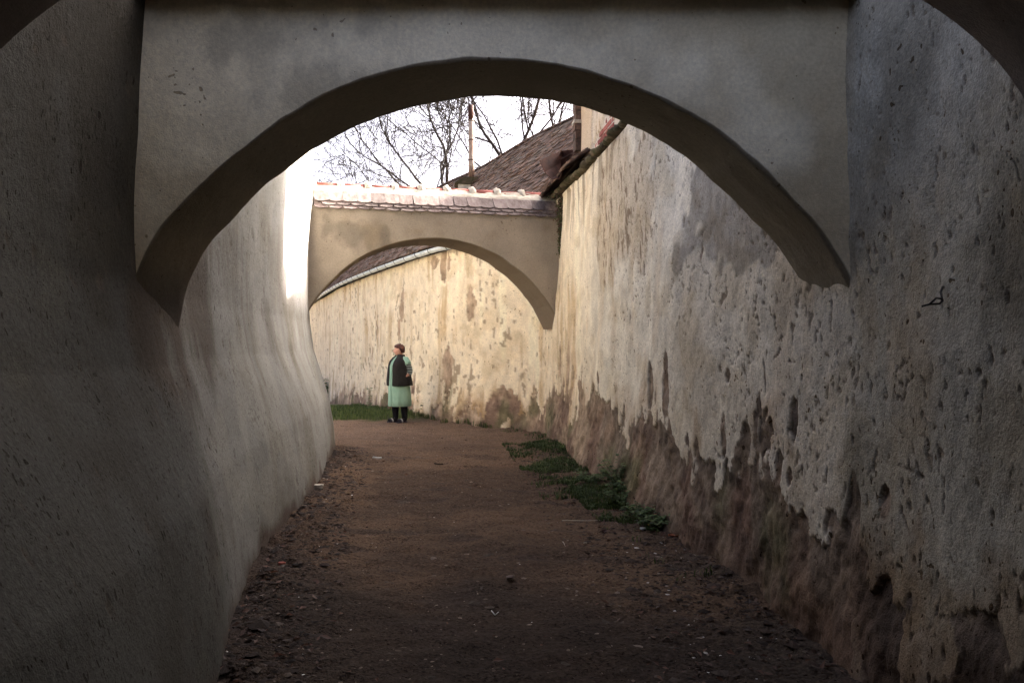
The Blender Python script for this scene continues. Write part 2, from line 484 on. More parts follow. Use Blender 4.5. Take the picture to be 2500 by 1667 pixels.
# ------------------------------------------------------------------ right wall: peeling limewash over brown render
WALL_TOP = 3.92
def build_right_wall():
    s = np.concatenate([stations(RS, RW, 0.0023, 4.0, s_at_depth(RW, RS, 15), 2.6), stations(RS, RW, 0.0032, s_at_depth(RW, RS, 15) + .04, RS[-1], 3.0)])
    zz = np.concatenate([np.arange(-2.2, -0.1, 0.07), np.arange(-0.1, WALL_TOP, 0.0125), [WALL_TOP, WALL_TOP + .01, WALL_TOP + .01, 3.4, -2]])
    x, y, tx, ty = along(RW, RS, s)
    nx, ny = -ty, tx
    S_, Z_ = np.meshgrid(s, zz, indexing='ij')
    D = np.broadcast_to(y[:, None], S_.shape)
    H = Z_ - ground_h(D)                                   # height above the lane
    back = np.zeros(len(zz)); back[-3:] = 0.5
    top = sstep(WALL_TOP, WALL_TOP - 0.05, Z_)
    # exposed foot: the height to which the limewash has fallen off
    dk = [2, 3.2, 4.0, 4.6, 5.2, 5.8, 7, 8, 9.5, 11, 12.2, 13.2, 14.3, 15.5, 17, 19, 22, 26, 34, 52]
    hk = [.15, .22, .40, .62, .80, .98, 1.02, 1.0, 1.0, .95, .95, .70, .45, .50, .30, .18, .18, .25, .35, .4]
    foot = np.interp(D, dk, hk)
    finger = 0.6 * fbm(S_ * 3.0, Z_ * 0.6, seed=41, oct=4) + 0.75 * fbm(S_ * 1.7, Z_ * 1.6, seed=38, oct=4)
    rag = fbm(S_ * 10, Z_ * 7.0, seed=42, oct=4)
    e = 0.85 * (foot - H) + 0.13 * finger + 0.40 * fbm(S_ * 2.3, Z_ * 1.7, seed=76, oct=5) + 0.13 * rag
    peel = sstep(-0.006, 0.016, e)
    # scattered losses, drawn out downwards
    loss = fbm(S_ * 2.1, Z_ * 0.8, seed=43, oct=5) + 0.25 * fbm(S_ * 10, Z_ * 3.5, seed=44, oct=3)
    thr = np.interp(H, [0, 1.2, 1.8, 2.4, 4], [.80, .90, 1.05, 1.15, 1.2])
    peel = np.maximum(peel, sstep(0.0, 0.03, loss - thr))
    def spot(px, py, w, h, ragged=0.5, sd=1):
        s0, d0 = on_wall(RW, RS, px)
        z0 = EYE + (833 - py) / FPX * d0
        q = ((S_ - s0) / w) ** 2 + ((Z_ - z0) / h) ** 2
        return sstep(1.0, 0.82, q + ragged * fbm(S_ * 8, Z_ * 5, seed=60 + sd, oct=4))
    spots = [(983, 745, .16, .50), (978, 800, .12, .35), (1151, 745, .20, .36), (1082, 640, .12, .40), (1062, 640, .30, .14), (1097, 640, .08, .2), (1240, 985, .5, .32), (1390, 890, .14, .40),
             (1600, 945, .09, .22), (1640, 950, .12, .30), (1776, 1060, .05, .16), (1830, 1085, .10, .20), (1915, 1135, .05, .10), (1942, 1162, .04, .06),
             (2090, 1290, .10, .34), (2075, 1430, .16, .16), (2160, 1225, .06, .08), (1784, 915, .035, .05), (1545, 780, .02, .09), (765, 870, .3, .7), (1015, 940, .2, .3), (1095, 900, .3, .5)]
    for i, (px, py, w, h) in enumerate(spots):
        peel = np.maximum(peel, spot(px, py, w, h, 0.55, i))
    chip = sstep(1.05, 1.10, fbm(S_ * 15 + 1.5 * fbm(S_ * 6, Z_ * 5, seed=40, oct=2), Z_ * 12 + 1.5 * fbm(S_ * 9, Z_ * 7, seed=39, oct=2), seed=45, oct=3) + 0.30 * fbm(S_ * 1.3, Z_ * 1.0, seed=46, oct=2))
    chip2 = sstep(0.92, 1.02, fbm(S_ * 30, Z_ * 22, seed=47, oct=2) + 0.35 * fbm(S_ * 2.2, Z_ * 1.4, seed=48, oct=2))
    chip = chip * sstep(16, 12, D)
    chip2 = chip2 * sstep(11, 8, D)
    peel = np.clip(peel, 0, 1)
    chips = np.clip(np.maximum(chip, 0.8 * chip2), 0, 1)
    # relief
    off = 0.045 * fbm(S_ * 0.6, Z_ * 0.6, seed=31, oct=3) + 0.010 * fbm(S_ * 2.4, Z_ * 2.0, seed=32, oct=3) + 0.0045 * fbm(S_ * 7, Z_ * 6, seed=33, oct=3) + 0.0025 * fbm(S_ * 19, Z_ * 16, seed=37, oct=3) * sstep(13, 7, D)
    off += (1 - peel) * 0.012 - 0.009 * chips * (1 - peel)
    off += peel * (0.020 * fbm(S_ * 5, Z_ * 4, seed=34, oct=4) + 0.009 * fbm(S_ * 15, Z_ * 12, seed=77, oct=3))
    off += np.interp(H, [-.3, 0, .25, .6, 1.2, 2], [.20, .17, .12, .05, .012, 0]) * (1 + 0.5 * fbm(S_ * 1.5, Z_ * 0.8, seed=35, oct=2)) * np.interp(D, [3, 6, 12, 15, 18], [.5, .8, .8, 1, .6])
    groove = fbm(S_ * 6, Z_ * 0.35, seed=36, oct=2)
    off -= 0.016 * sstep(0.5, 0.8, groove) * sstep(12.5, 14, D) * sstep(17, 15.5, D)
    sc_, dc_ = on_wall(RW, RS, 1085)
    chase = sstep(0.13, 0.09, np.abs(S_ - sc_)) * sstep(2.78, 2.84, Z_)
    off -= 0.05 * chase
    line = np.abs(fbm(S_ * 0.9 + 0.2 * fbm(S_ * 5, Z_ * 5, seed=71, oct=3), Z_ * 1.2, seed=72, oct=3))
    crack = sstep(0.016, 0.004, line) * sstep(0.15, 0.4, fbm(S_ * 1.4, Z_ * 1.4, seed=73, oct=2)) * sstep(12, 8, D) * (1 - peel)
    off -= 0.010 * crack
    off *= top
    off -= back[None, :]
    P = np.stack([x[:, None] + nx[:, None] * off, y[:, None] + ny[:, None] * off, np.minimum(Z_, np.interp(D, [13.9, 15.5], [WALL_TOP + .02, 3.56]))], -1)
    # albedo
    warm = sstep(8.5, 14.5, D + 1.2 * fbm(S_ * 0.8, Z_ * 0.6, seed=50, oct=3) + 1.4 * sstep(2.3, 3.6, Z_) * (D < 13))
    c = mix(mix(np.array((0.45, 0.425, 0.345)), np.array((0.73, 0.675, 0.55)), sstep(4.05, 4.45, D + 0.12 * fbm(S_ * 3, Z_ * 3, seed=49, oct=3))), np.array((0.82, 0.70, 0.50)), warm)  # greyer stucco before the arch, its albedo also lowered for near shade
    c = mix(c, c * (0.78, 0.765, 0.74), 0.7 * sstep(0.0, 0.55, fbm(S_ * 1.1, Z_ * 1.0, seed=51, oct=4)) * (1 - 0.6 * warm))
    ochre = fbm(S_ * 3.6, Z_ * 0.55, seed=52, oct=5) * (0.55 + 0.8 * sstep(-.3, .5, fbm(S_ * .8, Z_ * .9, seed=66, oct=2)))
    c = mix(c, (0.52, 0.37, 0.20), 0.72 * sstep(0.12, 0.75, ochre) * (0.35 + 0.65 * warm))
    c = mix(c, np.minimum(c * 1.14, 0.86), 0.6 * sstep(0.25, 0.7, fbm(S_ * 3.1, Z_ * 0.5, seed=53, oct=4)))
    # old grey repair under the near arch
    s0, d0 = on_wall(RW, RS, 1800)
    q = ((S_ - s0) / 1.2) ** 2 + ((Z_ - 2.68) / 0.62) ** 2 + 0.85 * fbm(S_ * 2.4, Z_ * 1.9, seed=54, oct=4)
    c = mix(c, (0.27, 0.245, 0.21), 0.72 * sstep(0.95, 0.75, q))
    # weathered brownish band where chips crowd under the coping
    s1, d1 = on_wall(RW, RS, 1530)
    q = ((S_ - s1) / 1.3) ** 2 + ((Z_ - 3.0) / 0.75) ** 2 + 0.9 * fbm(S_ * 2, Z_ * 1.2, seed=55, oct=4)
    tan = sstep(1.2, 0.6, q)
    c = mix(c, (0.50, 0.39, 0.25), 0.55 * tan)
    c = mix(c, c * (0.80, 0.74, 0.64), 0.6 * sstep(0.1, 0.7, fbm(S_ * 3.2, Z_ * 3.6, seed=69, oct=5)))
    c = c * (1 + 0.10 * fbm(S_ * 9, Z_ * 8, seed=70, oct=3))[..., None]
    render = mix(np.array((0.24, 0.185, 0.135)), np.array((0.45, 0.33, 0.22)), warm)
    render = mix(render, (0.17, 0.105, 0.075), 0.85 * sstep(-.1, .5, fbm(S_ * 2.2, Z_ * 2.0, seed=56, oct=4)) * sstep(1.1, 0.5, H))
    render = mix(render, (0.055, 0.042, 0.036), 0.7 * sstep(0.15, .55, fbm(S_ * 1.8, Z_ * 2.2, seed=68, oct=5)) * sstep(1.0, 0.4, H) * sstep(9, 6, D))
    render = mix(render, (0.36, 0.25, 0.17), 0.5 * sstep(0.1, .6, fbm(S_ * 2.0, Z_ * 1.5, seed=57, oct=4)))
    moss = sstep(0.0, 0.6, fbm(S_ * 2.0, Z_ * 1.1, seed=58, oct=4)) * sstep(0.9, 0.35, H) * sstep(3.8, 5, D)
    render = mix(render, (0.10, 0.105, 0.045), 0.7 * moss)
    render = render * np.clip(1 + 0.35 * fbm(S_ * 11, Z_ * 9, seed=78, oct=4) + 0.15 * fbm(S_ * 3, Z_ * 2.4, seed=79, oct=3), .35, 1.7)[..., None]
    c = mix(c, render, peel)
    c = mix(c, (0.20, 0.15, 0.10), 0.85 * chips * (1 - peel))
    tanchip = sstep(0.38, 0.5, fbm(S_ * 22, Z_ * 7.5, seed=59, oct=3)) * tan
    c = mix(c, (0.21, 0.14, 0.085), 0.8 * tanchip * (1 - peel))
    fleck = sstep(0.72, 0.95, fbm(S_ * 9, Z_ * 6.5, seed=82, oct=3) + 0.35 * fbm(S_ * 1.1, Z_ * 1.0, seed=83, oct=2)) * sstep(12.5, 14.5, D)
    c = mix(c, (0.30, 0.22, 0.14), 0.8 * fleck * (1 - peel))
    # dark drips under the coping, green algae at two far gullies
    drip = sstep(0.25, 0.6, fbm(S_ * 7, Z_ * 0.25, seed=61, oct=3)) * sstep(3.0, 3.9, Z_ + 0.3 * fbm(S_ * 5, 0 * Z_, seed=62)) * (D < 14)
    c = mix(c, (0.22, 0.16, 0.10), 0.7 * drip)
    for px, zt in ((808, 1.9), (1098, 1.15)):
        sg, dg = on_wall(RW, RS, px)
        g = sstep(0.28, 0.05, np.abs(S_ - sg + 0.12 * fbm(0 * S_, Z_ * 2.0, seed=63))) * sstep(zt, zt - 0.7, H)
        c = mix(c, (0.085, 0.085, 0.035), 0.75 * g * sstep(-.4, .3, fbm(S_ * 6, Z_ * 2, seed=64, oct=3)))
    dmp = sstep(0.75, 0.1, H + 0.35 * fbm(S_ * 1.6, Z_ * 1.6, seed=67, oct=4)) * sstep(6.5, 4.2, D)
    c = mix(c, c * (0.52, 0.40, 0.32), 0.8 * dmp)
    c = mix(c, (0.12, 0.09, 0.065), 0.75 * crack)
    soft = sstep(-0.42, 0.04, e) * (1 - peel) * sstep(-.5, .4, fbm(S_ * 2.0, Z_ * 1.6, seed=74, oct=4))
    c = mix(c, c * (0.60, 0.47, 0.36), 0.75 * soft)
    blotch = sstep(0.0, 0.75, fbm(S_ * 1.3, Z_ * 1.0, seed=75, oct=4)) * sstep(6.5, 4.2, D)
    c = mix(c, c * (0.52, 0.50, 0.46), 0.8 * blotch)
    # fresh brown wash just above the lane
    c = mix(c, (0.16, 0.105, 0.075), 0.6 * sstep(0.35, 0.02, H + 0.2 * fbm(S_ * 2, Z_ * 2, seed=65)))
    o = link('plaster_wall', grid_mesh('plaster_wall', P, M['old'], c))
    tag(o, 'old pale wall with peeling limewash and bare brown foot on the right of the lane', 'wall', kind='thing')
    return o

right_wall = build_right_wall()

# ------------------------------------------------------------------ tiles
def tile_mesh(name, w, L, t, mat, tail=0.3, cup=0.0, seed=0):
    rr = random.Random(seed)
    n = 6
    out = [(-w / 2, 0)]
    yt = L - w * tail
    for k in range(n + 1):
        a = math.pi * k / n
        out.append((-w / 2 * math.cos(a), yt + w * tail * math.sin(a) ** 0.8 + rr.uniform(-.004, .004)))
    out.append((w / 2, 0))
    v = []
    for zz in (t, 0):
        for (x, y) in out:
            v.append((x, y, zz + cup * (x / w * 2) ** 2 + 0.006 * (y / L) * 0))
    m = len(out)
    f = [tuple(range(m))[::-1], tuple(range(m, 2 * m))]
    f += [(i, (i + 1) % m, m + (i + 1) % m, m + i) for i in range(m)]
    mb = MB()
    mb.add(v, f)
    return mb.mesh(name, mat)

def frame(loc, ex, ey, ez):
    ex, ey, ez = Vector(ex).normalized(), Vector(ey).normalized(), Vector(ez).normalized()
    m = Matrix.Identity(4)
    for i, a in enumerate((ex, ey, ez)):
        m[0][i], m[1][i], m[2][i] = a
    m.translation = Vector(loc)
    return m

M['tile_new'] = plain_mat('weathered_red_tile', (0.090, 0.060, 0.054), (0.215, 0.180, 0.165), 16, 0.85, 0.25, 0.4, 0.004, 0.3, stretch=(1, .45, 1))
M['tile_old'] = plain_mat('mossy_brown_tile', (0.042, 0.034, 0.026), (0.165, 0.100, 0.072), 9, 0.9, 0.2, 0.5, 0.006, 0.38)
M['mortar'] = plain_mat('lime_mortar', (0.36, 0.32, 0.26), (0.56, 0.52, 0.44), 14, 0.95, 0.1, 0.6, 0.01)
M['redtile'] = plain_mat('red_ridge_tile', (0.18, 0.055, 0.045), (0.30, 0.10, 0.075), 12, 0.85, 0.25, 0.3, 0.004, 0.2)
M['wood'] = plain_mat('grey_batten_wood', (0.06, 0.045, 0.035), (0.12, 0.09, 0.07), 6, 0.95, 0.1, 0.4, 0.005)

# ------------------------------------------------------------------ arches across the lane
def build_arch(label, P0, P1, prof, thick, top, tile_pitch, base_col, blot_seed, wx, run=0.30, ov=0.07, pitch=43):
    """P0, P1: front line on plan (left, right). prof: (s, z) points of the opening measured from P0. wx: extra run into the walls"""
    P0, P1 = np.array(P0, float), np.array(P1, float)
    L = np.linalg.norm(P1 - P0)
    ex = (P1 - P0) / L
    ey = np.array((-ex[1], ex[0]))
    pr = np.array(prof, float)
    # resample the opening by length, smooth it
    seg = np.concatenate([[0], np.cumsum(np.linalg.norm(np.diff(pr, axis=0), axis=1))])
    u = np.linspace(0, seg[-1], 420)
    a = np.stack([np.interp(u, seg, pr[:, 0]), np.interp(u, seg, pr[:, 1])], -1)
    for _ in range(60):
        a[1:-1] = 0.25 * a[:-2] + 0.5 * a[1:-1] + 0.25 * a[2:]
    tang = np.gradient(a, axis=0)
    tang /= np.linalg.norm(tang, axis=1)[:, None]
    nrm = np.stack([tang[:, 1], -tang[:, 0]], -1)          # points down into the opening
    a = a + nrm * (0.006 * fbm(u * 1.6, 0 * u, seed=blot_seed + 1, oct=3) + 0.003 * fbm(u * 9, 0 * u, seed=blot_seed + 2, oct=2))[:, None]
    rad = 0.022
    nick = 0.006 * np.maximum(0, fbm(u * 5, 0 * u, seed=blot_seed + 10, oct=4) - 0.42)
    rows = []                                              # each: (depth offset, blend to top, along-normal retreat)
    nf = 44
    cols_, kinds = [], []
    for k in range(nf):
        t = 1 - (k / (nf - 1)) ** 1.3
        cols_.append(('f', t))
    for k in range(1, 5): cols_.append(('c', k / 5))
    for k in range(0, 15): cols_.append(('s', k / 14))
    for k in range(1, 5): cols_.append(('d', k / 5))
    for k in range(14): cols_.append(('b', k / 13))
    nv = len(cols_)
    P = np.zeros((len(a), nv, 3)); n3 = np.zeros_like(P)
    SS = np.zeros((len(a), nv)); ZZ = np.zeros((len(a), nv)); KF = np.zeros((len(a), nv))
    for j, (kd, t) in enumerate(cols_):
        if kd in 'fb':
            low = a - nrm * (rad + (nick if kd == 'f' else 0 * nick)[:, None])
            s = low[:, 0]; z = low[:, 1] * (1 - t) + top * t
            dy = 0.0 if kd == 'f' else thick
            KF[:, j] = 1
            nn = (0, -1 if kd == 'f' else 1)
            nd = np.tile(np.array([0, nn[1], 0.0]), (len(a), 1))
        elif kd == 's':
            s, z = a[:, 0], a[:, 1]
            dy = rad + t * (thick - 2 * rad)
            nd = np.stack([nrm[:, 0], 0 * s, nrm[:, 1]], -1)
        else:
            an = t * math.pi / 2 if kd == 'c' else (1 - t) * math.pi / 2
            q = a - nrm * (rad * (1 - math.sin(an)) + ((1 - t) * nick if kd == 'c' else 0 * nick)[:, None])
            s, z = q[:, 0], q[:, 1]
            dy = rad * (1 - math.cos(an)) if kd == 'c' else thick - rad * (1 - math.cos(an))
            sg = -1 if kd == 'c' else 1
            nd = np.stack([nrm[:, 0] * math.sin(an), np.full_like(s, sg * math.cos(an)), nrm[:, 1] * math.sin(an)], -1)
        SS[:, j], ZZ[:, j] = s, z
        P[:, j] = np.stack([s, np.full_like(s, dy), z], -1)
        n3[:, j] = nd
    disp = 0.016 * fbm(SS * 1.1, ZZ * 1.1, P[..., 1] * 1.5, seed=blot_seed + 3, oct=3) + 0.004 * fbm(SS * 6, ZZ * 6, P[..., 1] * 6, seed=blot_seed + 4, oct=3)
    P = P + n3 * disp[..., None]
    W = np.zeros_like(P)
    W[..., 0] = P0[0] + ex[0] * P[..., 0] + ey[0] * P[..., 1]
    W[..., 1] = P0[1] + ex[1] * P[..., 0] + ey[1] * P[..., 1]
    W[..., 2] = P[..., 2]
    c = np.broadcast_to(np.array(base_col), W.shape).copy()
    b1 = fbm(SS * 1.3, ZZ * 1.3, P[..., 1], seed=blot_seed + 5, oct=5)
    c = mix(c, np.array(base_col) * (0.62, 0.56, 0.47), 0.7 * sstep(0.05, 0.7, b1))
    c = mix(c, np.array(base_col) * 1.18, 0.5 * sstep(0.05, 0.6, -b1))
    dk = sstep(0.1, 0.6, fbm(SS * 2.6, ZZ * 2.2, P[..., 1], seed=blot_seed + 6, oct=4)) * sstep(L * 0.27, L * 0.17, np.abs(SS - L * 0.24) + 0.3)
    c = mix(c, np.array(base_col) * 0.45, 0.55 * dk * KF)
    edge = np.minimum(SS, L - SS)
    c = mix(c, np.array(base_col) * (0.66, 0.56, 0.46), 0.6 * sstep(0.45, 0.0, edge + 0.2 * fbm(SS * 3, ZZ * 1.5, seed=blot_seed + 7)))
    c = c * (1 + 0.10 * fbm(SS * 4, ZZ * 4, P[..., 1] * 4, seed=blot_seed + 9, oct=4))[..., None]
    c = mix(c, np.array(base_col) * np.array((0.17, 0.148, 0.13)) if blot_seed == 100 else np.array(base_col) * (.62, .56, .48), (1 - KF) * 0.85)  # soffit shade put into the albedo, strongest on the near arch
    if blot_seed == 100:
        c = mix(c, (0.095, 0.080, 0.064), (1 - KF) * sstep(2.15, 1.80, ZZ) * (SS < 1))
    arch = empty('buttress_arch', (float(P0[0]), float(P0[1]), 0))
    tag(arch, label, 'arch', kind='thing')
    def child(o):
        o.parent = arch
        o.matrix_parent_inverse = Matrix.Translation(arch.location).inverted()
        return o
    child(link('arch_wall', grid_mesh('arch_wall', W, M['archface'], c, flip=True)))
    # coping: bed, tiles in three courses on each slope, ridge tiles bedded in mortar
    def wp(s, d, z): return Vector((P0[0] + ex[0] * s + ey[0] * d, P0[1] + ex[1] * s + ey[1] * d, z))
    half = thick / 2
    E3 = Vector((ex[0], ex[1], 0)); F3 = Vector((ey[0], ey[1], 0))
    s0, s1 = -wx[0], L + wx[1]
    slope = R(pitch)
    rise = run * math.tan(slope)                          # the tiled skirt; above it a flat mortar cap carries the ridge tiles
    bed = MB()
    pts = [(0.012, top - .02), (run, top + rise - .03), (half, top + rise + .03), (thick - run, top + rise - .03), (thick - 0.012, top - .02)]
    v = [wp(s, d, z) for s in (s0, s1) for d, z in pts]
    bed.add(v, [(i, (i + 1) % 5, 5 + (i + 1) % 5, 5 + i) for i in range(5)] + [(4, 3, 2, 1, 0), (5, 6, 7, 8, 9)])
    child(bed.build('coping_bed', M['mortar']))
    tw = tile_pitch
    tl = 0.27
    meshes = [tile_mesh('roof_tile', tw * 0.985, tl, 0.016, M['tile_new'], 0.22, 0, k) for k in range(5)]
    end0 = run / math.cos(slope) + ov
    for side in (0, 1):
        dn = -F3 if side == 0 else F3                     # horizontal direction down the slope
        down = (dn * math.cos(slope) + Vector((0, 0, -1)) * math.sin(slope)).normalized()
        up = (dn * math.sin(slope) + Vector((0, 0, 1)) * math.cos(slope)).normalized()
        for row, (end, lift) in enumerate(((end0, 0.0), (end0 - 0.06, 0.020), (end0 - 0.12, 0.040))):
            nt = int((s1 - s0) / tw)
            if side == 1 and row: continue
            for i in range(nt):
                s = s0 + (i + 0.5 + 0.5 * (row % 2)) * tw + random.uniform(-.004, .004)
                base = wp(s, run if side == 0 else thick - run, top + rise) + down * (end - tl + random.uniform(-.009, .009)) + up * (0.004 + lift)
                axis_x = (E3 * (1 if side else -1) + down * random.gauss(0, .02) + up * random.gauss(0, .014)).normalized()
                upv = (up - axis_x * up.dot(axis_x)).normalized()
                o = link('roof_tile', random.choice(meshes), arch)
                o.matrix_basis = Matrix.Translation(-Vector(arch.location)) @ frame(base, axis_x, upv.cross(axis_x), upv)
    # ridge
    rl = 0.42
    nr = int((s1 - s0) / rl)
    rm = MB()
    for k in range(9):
        pass
    ring = [(math.cos(math.pi * k / 8) * 0.105, math.sin(math.pi * k / 8) * 0.085) for k in range(9)]
    rv = [(x0, y, z) for x0 in (0, rl * 0.99) for y, z in ring] + [(x0, y * .86, z * .84 - 0.0) for x0 in (0, rl * 0.99) for y, z in ring]
    rf = [(k, k + 1, 9 + k + 1, 9 + k) for k in range(8)] + [(18 + k + 1, 18 + k, 27 + k, 27 + k + 1) for k in range(8)]
    rf += [(k + 1, k, 18 + k, 18 + k + 1) for k in range(8)] + [(9 + k, 9 + k + 1, 27 + k + 1, 27 + k) for k in range(8)]
    rmesh = MB().add(rv, rf).mesh('ridge_tile', M['redtile'], True)
    zr = top + rise + 0.075
    # mortar fillet along the ridge, uneven
    us = np.linspace(s0, s1, 260)
    for side in (-1, 1):
        m_ = []
        for t in np.linspace(0, 1, 7):
            wid = 0.085 + (half - run + 0.04 - 0.085) * t
            hz = 0.045 - 0.115 * t - 0.03 * t ** 4
            wob = 0.010 * fbm(us * 5, us * 0 + t * 3, seed=blot_seed + 8, oct=3)
            m_.append(np.stack([P0[0] + ex[0] * us + ey[0] * (half + side * (wid + wob)), P0[1] + ex[1] * us + ey[1] * (half + side * (wid + wob)), zr + hz + wob], -1))
        child(link('mortar_fillet', grid_mesh('mortar_fillet', np.stack(m_, 1), M['mortar'], None, flip=(side < 0))))
    lump = []
    for i in range(nr + 1):
        s = s0 + i * rl
        if i < nr:
            o = link('ridge_tile', rmesh)
            o.parent = arch
            o.matrix_basis = Matrix.Translation(-Vector(arch.location)) @ frame(wp(s, half, zr + random.uniform(-.006, .006)), E3 + Vector((0, 0, random.gauss(0, .012))), F3, (0, 0, 1))
        # mortar collar over the joint
        th = np.linspace(-0.25, math.pi + 0.25, 12)
        g = []
        for dx, ra in ((-.06, .092), (-.04, .112), (-.012, .126), (.012, .126), (.035, .112), (.06, .092)):
            jit = 1 + 0.045 * rng.standard_normal(12)
            g.append(np.stack([np.full(12, dx) + .006 * rng.standard_normal(12), np.cos(th) * ra * jit * 1.1, np.sin(th) * ra * jit + .004], -1))
        o = link('mortar_collar', grid_mesh('mortar_collar', np.stack(g), M['mortar'], None, flip=False))
        o.parent = arch
        o.matrix_basis = Matrix.Translation(-Vector(arch.location)) @ frame(wp(s, half, zr), E3, F3, (0, 0, 1))
    return arch

# near arch
f1 = [(130, 1150), (200, 1040), (300, 920), (400, 825), (500, 727), (600, 640), (700, 560), (800, 482), (900, 415), (1000, 352), (1100, 299), (1200, 258), (1300, 220), (1400, 187),
      (1500, 160), (1600, 139), (1700, 122), (1850, 104), (2000, 98), (2166, 103), (2266, 120), (2416, 145), (2516, 170), (2616, 200), (2716, 232), (2816, 270), (2916, 315), (3016, 365), (3116, 420),
      (3216, 481), (3316, 552), (3416, 636), (3516, 726), (3616, 826), (3716, 932), (3816, 1050), (3886, 1150), (3936, 1250), (3966, 1310)]
A1 = (-2.2, 4.2)
prof1 = []
for (px, py) in f1:
    p = at(300 + px / 2.24, 100 + py / 2.24, 4.2)
    prof1.append((p.x + 2.2, p.z))
prof1 = [(.20, 1.05), (.205, 1.35), (.215, 1.55), (.237, 1.72), (.277, 1.9)] + prof1 + [(prof1[-1][0] + .03, prof1[-1][1] - .07), (prof1[-1][0] + .10, prof1[-1][1] - .18)]
arch1 = build_arch('near grey plastered arch framing the whole view across the lane', A1, (1.95, 4.2), prof1, 0.65, 3.362, 0.19, (0.80, 0.745, 0.565), 100, (0.0, 0.0), 0.24, 0.15, 20)

# far arch
f2 = [(765, 739), (783, 714), (806, 689), (839.5, 658), (879, 628), (926, 606), (972, 591.5), (1022, 583), (1072, 582.5), (1121, 588), (1171, 603), (1221, 626), (1271, 663),
      (1304, 696), (1330, 729), (1350, 762)]
B0, B1 = np.array((-3.5, 12.25)), np.array((1.1, 13.5))
exb = (B1 - B0) / np.linalg.norm(B1 - B0)
prof2 = []
for (px, py) in f2:
    u = (px - 1250) / FPX
    # meet the line B0 + s*exb
    s_ = (u * B0[1] - B0[0]) / (exb[0] - u * exb[1])
    y_ = B0[1] + s_ * exb[1]
    prof2.append((s_, EYE + (833 - py) / FPX * y_))
prof2 = [(prof2[0][0] - .22, prof2[0][1] - .42)] + prof2 + [(prof2[-1][0] + .14, prof2[-1][1] - .26)]
arch2 = build_arch('far tan plastered arch with tiled coping above the standing woman', B0, B1, prof2, 0.95, 3.66, 0.215, (0.315, 0.265, 0.205), 200, (-0.55, -0.30))

# ------------------------------------------------------------------ dark vaulted passage over the camera
def build_vault():
    th = np.linspace(math.pi, 0, 60)
    a, b = 1.84, 0.97
    cx, zs = -0.06, 2.14
    y0, y1 = -7.0, 2.75
    prof = np.stack([cx + a * np.cos(th), zs + b * np.sin(th)], -1)
    prof = np.vstack([[cx - a - .02, 1.4], prof, [cx + a + .02, 1.4]])
    ys = np.linspace(y1, y0, 60)
    outer = np.stack([np.linspace(-2.6, 2.5, len(prof)), np.where(np.abs(np.linspace(-1, 1, len(prof))) > .97, 1.4, 3.32)], -1)
    rows = [np.stack([outer[:, 0], np.full(len(prof), y1), outer[:, 1]], -1), np.stack([prof[:, 0] * 1.0, np.full(len(prof), y1), prof[:, 1] + .012], -1)]
    for y in ys:
        rows.append(np.stack([prof[:, 0], np.full(len(prof), y - .012), prof[:, 1]], -1))
    rows.append(np.stack([outer[:, 0], np.full(len(prof), y0), outer[:, 1]], -1))
    P = np.stack(rows)
    P[1:-1, :, 2] += 0.018 * fbm(P[1:-1, :, 0] * 1.5, P[1:-1, :, 1] * 1.5, seed=301, oct=3)
    rows_top = np.stack([np.stack([outer[:, 0], np.full(len(prof), y), outer[:, 1] + .002], -1) for y in (y0, y1)])
    P = np.concatenate([P, rows_top])
    c = np.broadcast_to(np.array((0.22, 0.19, 0.165)), P.shape).copy()
    c = mix(c, (0.12, 0.10, 0.085), 0.6 * sstep(0, .6, fbm(P[..., 0] * 1.5, P[..., 1] * 1.5, P[..., 2], seed=302, oct=4)))
    v = empty('vaulted_passage', (0, y1, 0))
    tag(v, 'dark vaulted passage whose arched edge shows in the upper corners', 'vault', kind='thing')
    o = link('vault', grid_mesh('vault', P, M['archface'], c), v)
    o.matrix_parent_inverse = Matrix.Translation((0, -y1, 0))
    e = MB().box(-2.6, 2.5, y0 - .3, y0 - .004, -.2, 3.32).build('end_wall', M['mortar'], v)
    e.matrix_parent_inverse = Matrix.Translation((0, -y1, 0))
build_vault()

# ------------------------------------------------------------------ house standing on the right wall (plaster, brick showing)
def keep(o, parent):
    """parent without moving"""
    o.parent = parent
    o.matrix_parent_inverse = Matrix.Translation(parent.location).inverted()
    return o

M['brick'] = plain_mat('red_brick', (0.20, 0.055, 0.045), (0.36, 0.12, 0.09), 22, 0.9, 0.2, 0.5, 0.004, 0.3)
M['stone'] = plain_mat('mossy_stone', (0.035, 0.038, 0.014), (0.13, 0.095, 0.065), 11, 0.95, 0.1, 0.8, 0.02, 0.4)
M['rust'] = plain_mat('rusty_sheet', (0.018, 0.006, 0.005), (0.070, 0.026, 0.016), 7, 0.8, 0.3, 0.4, 0.004, 0.1, metallic=0.2)

